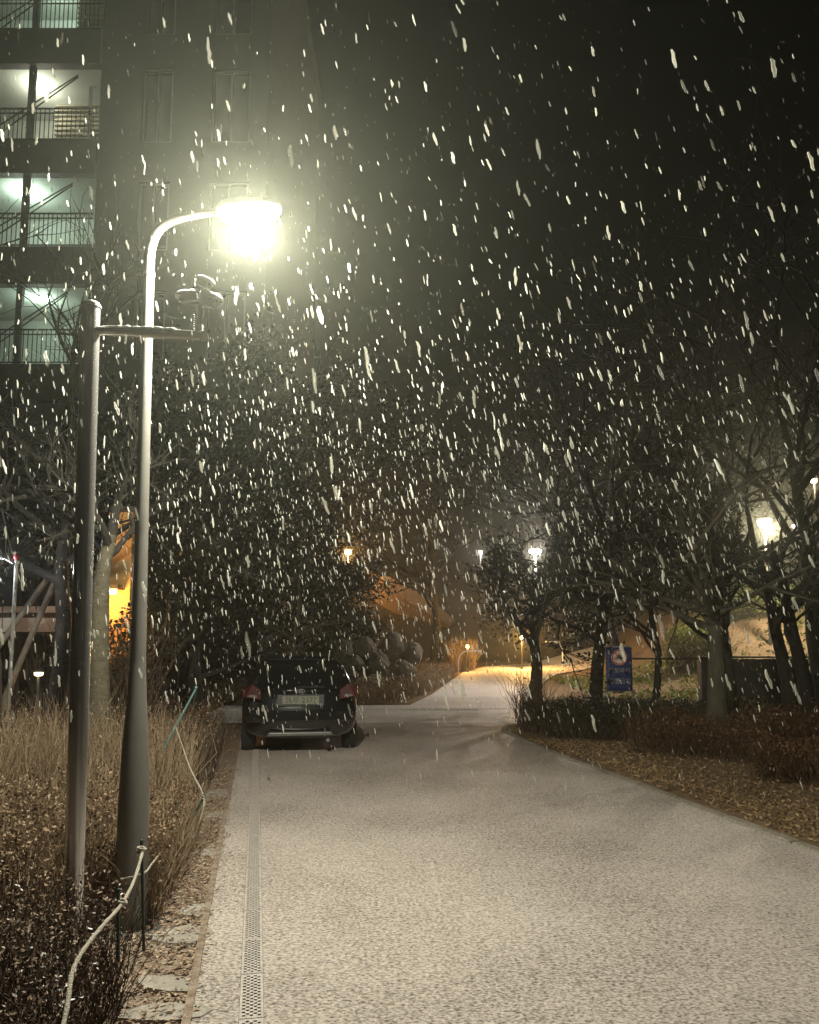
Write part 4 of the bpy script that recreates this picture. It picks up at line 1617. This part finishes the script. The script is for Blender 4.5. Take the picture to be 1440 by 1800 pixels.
# greenery on the lit slope beyond the fence
for i, (px, py, Y, w_, lab) in enumerate(((1335, 1085, 33, 1.5, 'yellow-green bush lit on the slope beyond the fence, upper one'), (1225, 1125, 30, 1.2, 'yellow-green bush left of the tan trunk beyond the fence'),
                                          (1300, 1060, 36, 1.6, 'green bush highest on the lit slope'), (1440, 1050, 34, 1.7, 'dark green bush on the slope at the right edge'))):
    c = at(px, py, Y)
    hedge('slope_bush', lab, 'bush', [(c.x + w_ * math.cos(a), Y + w_ * .7 * math.sin(a)) for a in np.linspace(0, 6.0, 9)], gz(c.x, Y) - .2, max(.8, c.z - gz(c.x, Y) + .7),
          700, 3600, M['twig_dark'], M['leaf_green'], .12, .01, .4, lf_lo=.05, group='bushes on the slope')

n = 14000
xx = rng.uniform(5.5, 24, n)
yy = rng.uniform(23.5, 42, n)
keep = np.array([mnoise.noise(Vector((a * .35, b * .35, 8))) for a, b in zip(xx, yy)]) + rng.uniform(-.35, .35, n) > -.12
keep &= ~((xx < 13) & (yy > 33) & (xx < 6 + (yy - 33) * 1.2 + 2))
C = np.column_stack([xx, yy, [gz(a, b) + .06 for a, b in zip(xx, yy)]])[keep]
tag(link_mesh('ground_cover', leaf_mesh(C, .26, 'ground_cover', up=.8, aspect=.3), M['leaf_green']), 'olive grass and ground cover on the lit slope beyond the fence', 'grass', kind='stuff')

# ------------------------------------------------------------------ blue banner
sgY = 15.9
sc_ = at(1090, 1212, sgY)
sg = thing('blue_banner', 'blue prohibition banner with a no-motorcycles roundel among dark trees', 'sign', (sc_.x, sgY, 0))
zt_, zb_ = at(1090, 1138, sgY).z, at(1090, 1214, sgY).z
hw = 22.5 / F_PX * sgY
q = MB()
nw, nh = 8, 14
vv = []
for a in range(nh + 1):
    for b in range(nw + 1):
        u, v = b / nw, a / nh
        vv.append((-hw + 2 * hw * u, .008 * math.sin(u * 7 + v * 2), zb_ + (zt_ - zb_) * v))
q.add(vv, [(a * (nw + 1) + b, a * (nw + 1) + b + 1, (a + 1) * (nw + 1) + b + 1, (a + 1) * (nw + 1) + b) for a in range(nh) for b in range(nw)])
pn = q.build('panel', M['sign_blue'], sg, smooth=True)
so = pn.modifiers.new('solid', 'SOLIDIFY')
so.thickness = .006
q = MB().tube([(-hw - .03, .01, zt_ + .012), (hw + .03, .01, zt_ + .012)], .012, 8)
q.build('top_rail', M['sign_white'], sg)
q = MB().tube([(-hw - .03, .01, zb_ - .012), (hw + .03, .01, zb_ - .012)], .010, 8)
q.build('bottom_rail', M['silver'], sg)
for s in (-1, 1):
    q = MB().tube([(s * hw * .96, .035, -.05), (s * hw * .96, .035, zt_ + .01)], .014, 8)
    q.build('post', M['silver'], sg)
dz = at(1090, 1155.5, sgY).z
dr = 13.6 / F_PX * sgY


def disc(r0, r1, y_, m, nm, n=36):
    q = MB()
    vv = []
    for k in range(n):
        a = 2 * math.pi * k / n
        vv += [(r1 * math.cos(a), y_, dz + r1 * math.sin(a)), (r0 * math.cos(a), y_, dz + r0 * math.sin(a))]
    q.add(vv, [(2 * k, 2 * ((k + 1) % n), 2 * ((k + 1) % n) + 1, 2 * k + 1) for k in range(n)])
    o = q.build(nm, m, pn)
    return o


disc(.0, dr, -.016, M['sign_cream'], 'roundel')
disc(dr * .80, dr * .95, -.019, M['sign_red'], 'red_ring')
q = MB()
th = dr * .055
d1 = Vector((-.62, 0, .62)) * dr
nrm_ = Vector((.7071, 0, .7071)) * th
d1o = Vector((0, 0, dz))
q.add([(d1 + nrm_ + d1o).to_tuple()[:1] + (-.0205,) + (d1 + nrm_ + d1o).to_tuple()[2:], (d1 - nrm_ + d1o).to_tuple()[:1] + (-.0205,) + (d1 - nrm_ + d1o).to_tuple()[2:],
       (-d1 - nrm_ + d1o).to_tuple()[:1] + (-.0205,) + (-d1 - nrm_ + d1o).to_tuple()[2:], (-d1 + nrm_ + d1o).to_tuple()[:1] + (-.0205,) + (-d1 + nrm_ + d1o).to_tuple()[2:]], [(0, 1, 2, 3)])
q.build('slash', M['sign_red'], pn)
q = MB()
for cxx in (-.38, .38):
    ringp = [(dr * (cxx + .20 * math.cos(a)), -.019, dz + dr * (-.16 + .20 * math.sin(a))) for a in np.linspace(0, 2 * math.pi, 20)]
    q.tube(ringp, dr * .035, 5)
for (a, b) in (((-.38, -.16), (-.10, .10)), ((-.10, .10), (.22, .12)), ((.22, .12), (.38, -.16)), ((-.10, .10), (.02, -.2)), ((.02, -.2), (.22, .1)), ((.22, .1), (.15, .26)),
               ((-.3, .16), (-.05, .14)), ((.02, .16), (-.12, .36)), ((-.12, .36), (.12, .24))):
    q.tube([(dr * a[0], -.019, dz + dr * a[1]), (dr * b[0], -.019, dz + dr * b[1])], dr * .055, 6)
q.build('motorcycle_symbol', M['sign_black'], pn)
rx_ = Matrix.Rotation(R(90), 4, 'X')
text('wording', '오토바이', .118, M['sign_white'], pn, Matrix.Translation((0, -.017, at(1090, 1179, sgY).z)) @ rx_)
text('wording', '출입금지', .118, M['sign_white'], pn, Matrix.Translation((0, -.017, at(1090, 1198, sgY).z)) @ rx_)

# ------------------------------------------------------------------ fence behind the right bed
FY = 19.2
fx0 = at(1232, 1200, FY).x
fence = thing('slat_fence', 'dark vertical slat fence across the right background', 'fence', (fx0, FY, 0))
zt_ = at(1300, 1158, FY).z
sl_me = None
x = .34
while x < 6.2:
    if .2 < random.random() or True:
        if sl_me is None:
            o = MB().box(0, .082, 0, .02, .06, zt_).build('slat', M['fence'], fence)
            sl_me = o.data
        else:
            o = link_mesh('slat', sl_me, None, fence)
        o.location = (x, 0, random.uniform(-.01, .01))
    x += .084 if not (2.25 < x < 2.75) else .12
for (z0, z1) in ((.25, .31), (zt_ - .18, zt_ - .12)):
    MB().box(.3, 6.3, .022, .06, z0, z1).build('rail', M['fence'], fence)
MB().box(.28, 6.3, -.02, .05, zt_ + .015, zt_ + .06).build('top_rail', M['fence'], fence)
MB().box(0, .27, -.06, .2, -.05, zt_ + .05).build('post', M['fence'], fence, bevel=.01)
MB().box(-1.6, -.003, .02, .05, zt_ - .02, zt_ + .02).build('gate_rail', M['fence'], fence)
for px_ in (3.2, 5.9):
    MB().box(px_, px_ + .09, .062, .15, -.05, zt_).build('post', M['fence'], fence)

# ------------------------------------------------------------------ far lamps


def far_lamp(name, label, px, py, Y, m, power, col, zbase=None, r=.045, twin=False, head=.16):
    p = at(px, py, Y)
    zb = gz(p.x, Y) - .1 if zbase is None else zbase
    t = thing(name, label, 'street lamp', (p.x, Y, zb), 0, 'distant lamps')
    H = p.z - zb
    MB().tube([(0, 0, 0), (0, 0, H * .5), (0, 0, H - .1)], [r * 1.3, r, r * .8], 10).build('pole', M['pole'], t, smooth=True)
    offs = (-head * .9, head * .9) if twin else (0,)
    for k in offs:
        MB().lathe([(head * .9, H + head * .45), (head * .8, H + head * .7), (head * .2, H + head * .85)], 16, Matrix.Translation((k, 0, 0))).build('shade', M['lamp_body'], t, smooth=True)
        MB().lathe([(head * .25, H - head * .35), (head * .6, H - head * .15), (head * .7, H + head * .2), (head * .5, H + head * .44)], 16, Matrix.Translation((k, 0, 0))).build('bulb', m, t, smooth=True)
    if twin:
        MB().tube([(-head * .9, 0, H - head * .4), (0, 0, H - head * .6), (head * .9, 0, H - head * .4)], r * .5, 6).build('arm', M['pole'], t)
    point_light('lamp_glow', (0, -.1 - head, H - head * .8), power, col, .08, t)
    return t


far_lamp('street_lamp', 'white-posted street lamp shining behind the dark bushy tree', 941, 970, 26.5, M['g_white'], 750, (1, .9, .84), r=.055, twin=True, head=.13)
far_lamp('street_lamp', 'tiny distant white lamp left of the white-posted lamp', 845, 971, 62, M['g_white'], 350, (1, .9, .82), head=.2)
far_lamp('street_lamp', 'orange sodium lamp on the hill above the parked car', 612, 972, 63, M['g_orange'], 1300, (1, .5, .16), head=.42)
far_lamp('street_lamp', 'bright warm street lamp on the right above the fence', 1344, 922, 30, M['g_warm_white'], 2300, (1, .87, .62), head=.33)
far_lamp('street_lamp', 'faint small lamp just right of the bright right-hand lamp', 1396, 925, 48, M['g_white'], 120, (1, .85, .8), head=.16)
far_lamp('street_lamp', 'small amber lamp high at the right edge', 1431, 846, 40, M['g_warm_white'], 160, (1, .75, .45), head=.2)


def hoop(px0, px1, ytop, ybot, Y, label, low=None):
    a = at(px0, ybot, Y)
    b = at(px1, ybot, Y)
    zt = at(px0, ytop, Y).z
    g = gz(a.x, Y)
    t = thing('hoop_rail', label, 'hoop rail', (a.x, Y, g), 0, 'hoop rails by the far path')
    w_ = b.x - a.x
    H = zt - g
    pts = [(0, 0, -.1), (0, 0, H * .55)]
    for k in range(1, 9):
        an = math.pi * .5 * k / 8
        pts.append((w_ * .45 * (1 - math.cos(an)), 0, H * .55 + H * .45 * math.sin(an)))
    pts.append((w_, 0, H))
    if low is not None:
        pts.append((w_, 0, H * low))
    MB().tube(pts, .03, 10).build('bar', M['white_panel'], t, smooth=True)
    return t


hoop(806, 846, 1144, 1188, 34, 'tall hoop rail lit orange left of the far path')
hoop(990, 960, 1128, 1166, 37, 'thin hoop rail lit orange right of the far path')
# low sodium lamps beside the far path
for (px, py, Y, pw, lab) in ((917, 1120, 37.5, 850, 'low orange path lamp hidden behind the dark bushy tree'), (822, 1136, 35.2, 120, 'low orange path lamp inside the left hoop rail')):
    p = at(px, py, Y)
    g = gz(p.x, Y)
    t = thing('path_lamp', lab, 'path lamp', (p.x, Y, g), 0, 'path lamps by the far path')
    H = p.z - g
    MB().tube([(0, 0, -.1), (0, 0, H - .08)], .04, 10).build('post', M['black'], t)
    MB().lathe([(.05, H - .08), (.07, H - .02), (.05, H + .05)], 14).build('lens', M['g_orange'], t, smooth=True)
    MB().lathe([(.10, H + .053), (.06, H + .09), (.01, H + .1)], 14).build('cap', M['black'], t, smooth=True)
    point_light('path_glow', (.0, -.18, H - .02), pw, (1, .52, .14), .06, t)
# shrubs lit orange behind the left hoop
c = at(828, 1170, 36.5)
hedge('shrub', 'small shrub lit bright orange behind the left hoop rail', 'shrub', [(c.x - .9, 36), (c.x + .2, 36), (c.x + .1, 37.2), (c.x - 1, 37.2)], gz(c.x, 36.5), 1.3, 700, 1500,
      M['twig_brown'], M['leaf_dry'], .08, .012, .3)

# ------------------------------------------------------------------ far woodland on the hill: one mass
tv, tf = [], []
wood = MB()
clumps = []
rw_ = random.Random(3)
for k in range(120):
    Y = rw_.uniform(44, 105)
    X = rw_.uniform(-.75, .75) * Y
    if Y < 78 and -9 < X < 10:
        continue
    if 36 < Y < 47 and 0 < X < 14:
        continue
    g = gz(X, Y)
    H = rw_.uniform(7, 13)
    wood.tube([(X, Y, g - .3), (X + rw_.uniform(-.4, .4), Y, g + H * .5), (X + rw_.uniform(-.7, .7), Y, g + H)], [.22, .15, .05], 6, cap=False)
    for j in range(10):
        a = rw_.uniform(0, 6.28)
        z = g + H * rw_.uniform(.35, 1.0)
        rr = rw_.uniform(.5, 2.2)
        clumps.append((X + math.cos(a) * rr, Y + math.sin(a) * rr, z))
CL = np.array(clumps)
Cw = np.repeat(CL, 26, 0) + rng.normal(0, .62, (len(CL) * 26, 3))
wv = np.array(wood.v)
lw = leaf_mesh(Cw, .34)
lv = np.empty(len(lw.vertices) * 3, np.float32)
lw.vertices.foreach_get('co', lv)
lfi = np.array([tuple(p.vertices) for p in lw.polygons])
wd = np_mesh('woodland', np.concatenate([wv, lv.reshape(-1, 3)]), [np.array(wood.f), lfi + len(wv)])
bpy.data.meshes.remove(lw)
tag(link_mesh('woodland', wd, M['wood_far']), 'dark wooded hillside fading into the night behind everything', 'woodland', kind='stuff')

# ------------------------------------------------------------------ falling snow
FALL = Vector((.20, -.13, -1)).normalized()


def flake_protos(n=6, m_=5):
    out = []
    for k in range(8):
        vs_, fs_ = [], []
        asp = 3.2 + 1.2 * (k % 4) / 3
        for i in range(m_ + 1):
            t = i / m_
            rr = (math.sin(math.pi * (t * .86 + .07)) ** .45)
            ox_, oy_ = random.uniform(-.12, .12), random.uniform(-.12, .12)
            for j in range(n):
                an = 2 * math.pi * j / n
                q = rr * random.uniform(.72, 1.2) * .40
                vs_.append((ox_ + q * math.cos(an), oy_ + q * math.sin(an) * .8, (t - .5) * asp))
        for i in range(m_):
            for j in range(n):
                fs_.append((i * n + j, i * n + (j + 1) % n, (i + 1) * n + (j + 1) % n, (i + 1) * n + j))
        b0_, b1_ = len(vs_), len(vs_) + 1
        vs_ += [(0, 0, -.52 * asp), (0, 0, .52 * asp)]
        for j in range(n):
            fs_.append((b0_, (j + 1) % n, j))
            fs_.append((b1_, m_ * n + j, m_ * n + (j + 1) % n))
        out.append((np.array(vs_), fs_))
    return out


protos = flake_protos()
NF = 9500
P1 = rng.uniform([-7.5, 1.6, 0.1], [7.5, 13.0, 9.0], (NF, 3))
P2 = rng.uniform([-3.2, 1.3, 1.0], [3.2, 4.2, 4.6], (900, 3))
P3 = rng.normal([-.3, 6.3, 2.9], [1.9, 1.9, 1.1], (5000, 3))
P3[:, 1] = np.maximum(P3[:, 1], 2.2 + rng.uniform(0, 1, 5000))
P3[:, 2] = np.clip(P3[:, 2], .3, None)
FP = np.concatenate([P1, P2, P3])
sz = np.concatenate([rng.lognormal(math.log(.0082), .45, NF), rng.lognormal(math.log(.0085), .35, 900), rng.lognormal(math.log(.0078), .45, 5000)])
kp = ~((CAM_H - FP[:, 2] > .10 * FP[:, 1]) & (FP[:, 1] < 7.0))      # low near flakes have settled
FP, sz = FP[kp], sz[kp]
px_, py_, dep = project(FP)
vis = (px_ > -20) & (px_ < 1460) & (py_ > -20) & (py_ < 1820) & (dep > .9)
app = sz / dep * vis
order = np.argsort(-app)
big = order[:300]
small = np.setdiff1d(np.arange(len(FP)), big)
# nothing that would loom larger than the photo's largest flakes
cap = 14.0 / F_PX
sz = np.minimum(sz, cap * np.maximum(dep, .5))
fl_me = []
for (v, f) in protos:
    me = bpy.data.meshes.new('snowflake')
    me.from_pydata([tuple(p) for p in v], [], f)
    me.materials.append(M['flake_big'])
    me.polygons.foreach_set('use_smooth', [True] * len(me.polygons))
    fl_me.append(me)
q0 = Vector((0, 0, 1)).rotation_difference(-FALL)
for k, i in enumerate(big):
    o = bpy.data.objects.new('snowflake', fl_me[k % len(fl_me)])
    COL.objects.link(o)
    o.location = FP[i]
    tilt = Vector((random.gauss(0, .09), random.gauss(0, .09), 0))
    dirv = (-FALL + tilt).normalized()
    o.rotation_mode = 'QUATERNION'
    o.rotation_quaternion = Vector((0, 0, 1)).rotation_difference(dirv)
    s = float(sz[i])
    o.scale = (s, s, s * random.uniform(.8, 1.2))
    tag(o, 'large pale clump of snow falling close to the camera', 'snowflake', 'large snowflakes falling near the camera')
# the countless finer flakes are one body of snowfall
Vs, Fq_, Ft_ = [], [], []
off = 0
protos = flake_protos(5, 3)
for kind in range(len(protos)):
    idx = small[kind::len(protos)]
    v, f = protos[kind]
    n = len(idx)
    dirs = np.array(-FALL)[None] + rng.normal(0, .09, (n, 3)) * [1, 1, 0]
    dirs /= np.linalg.norm(dirs, axis=1, keepdims=True)
    a = np.cross(dirs, rng.normal(0, 1, (n, 3)))
    a /= np.linalg.norm(a, axis=1, keepdims=True)
    b = np.cross(dirs, a)
    s = sz[idx][:, None, None]
    W = (v[None, :, 0:1] * a[:, None] + v[None, :, 1:2] * b[:, None] + v[None, :, 2:3] * dirs[:, None] * rng.uniform(.75, 1.2, (n, 1, 1))) * s + FP[idx][:, None]
    Vs.append(W.reshape(-1, 3))
    q4 = np.array([x for x in f if len(x) == 4])
    q3 = np.array([x for x in f if len(x) == 3])
    base = (off + np.arange(n) * len(v))[:, None, None]
    Fq_.append((base + q4[None]).reshape(-1, 4))
    Ft_.append((base + q3[None]).reshape(-1, 3))
    off += n * len(v)
fs_me = np_mesh('falling_snow', np.concatenate(Vs), [np.concatenate(Fq_), np.concatenate(Ft_)])
tag(link_mesh('falling_snow', fs_me, M['flake']), 'thick slanting fall of fine snow filling the lamplit air', 'snowfall', kind='stuff')

# ------------------------------------------------------------------ haze: snow-laden air round everything
hz = MB()
hz.box(-175, 175, -40, 178, -1.5, 46)
m, nt, b = nodes_of('snow_haze')
nt.nodes.remove(b)
pv = N(nt, 'ShaderNodeVolumePrincipled')
pv.inputs['Color'].default_value = (.92, .95, .80, 1)
pv.inputs['Density'].default_value = HAZE_DENSITY
pv.inputs['Density Attribute'].default_value = ''
pv.inputs['Anisotropy'].default_value = 0.80
nt.links.new(pv.outputs[0], nt.nodes['Material Output'].inputs['Volume'])
tag(hz.build('haze', m), 'thin pale haze of fine snow hanging in the night air', 'haze', kind='stuff')
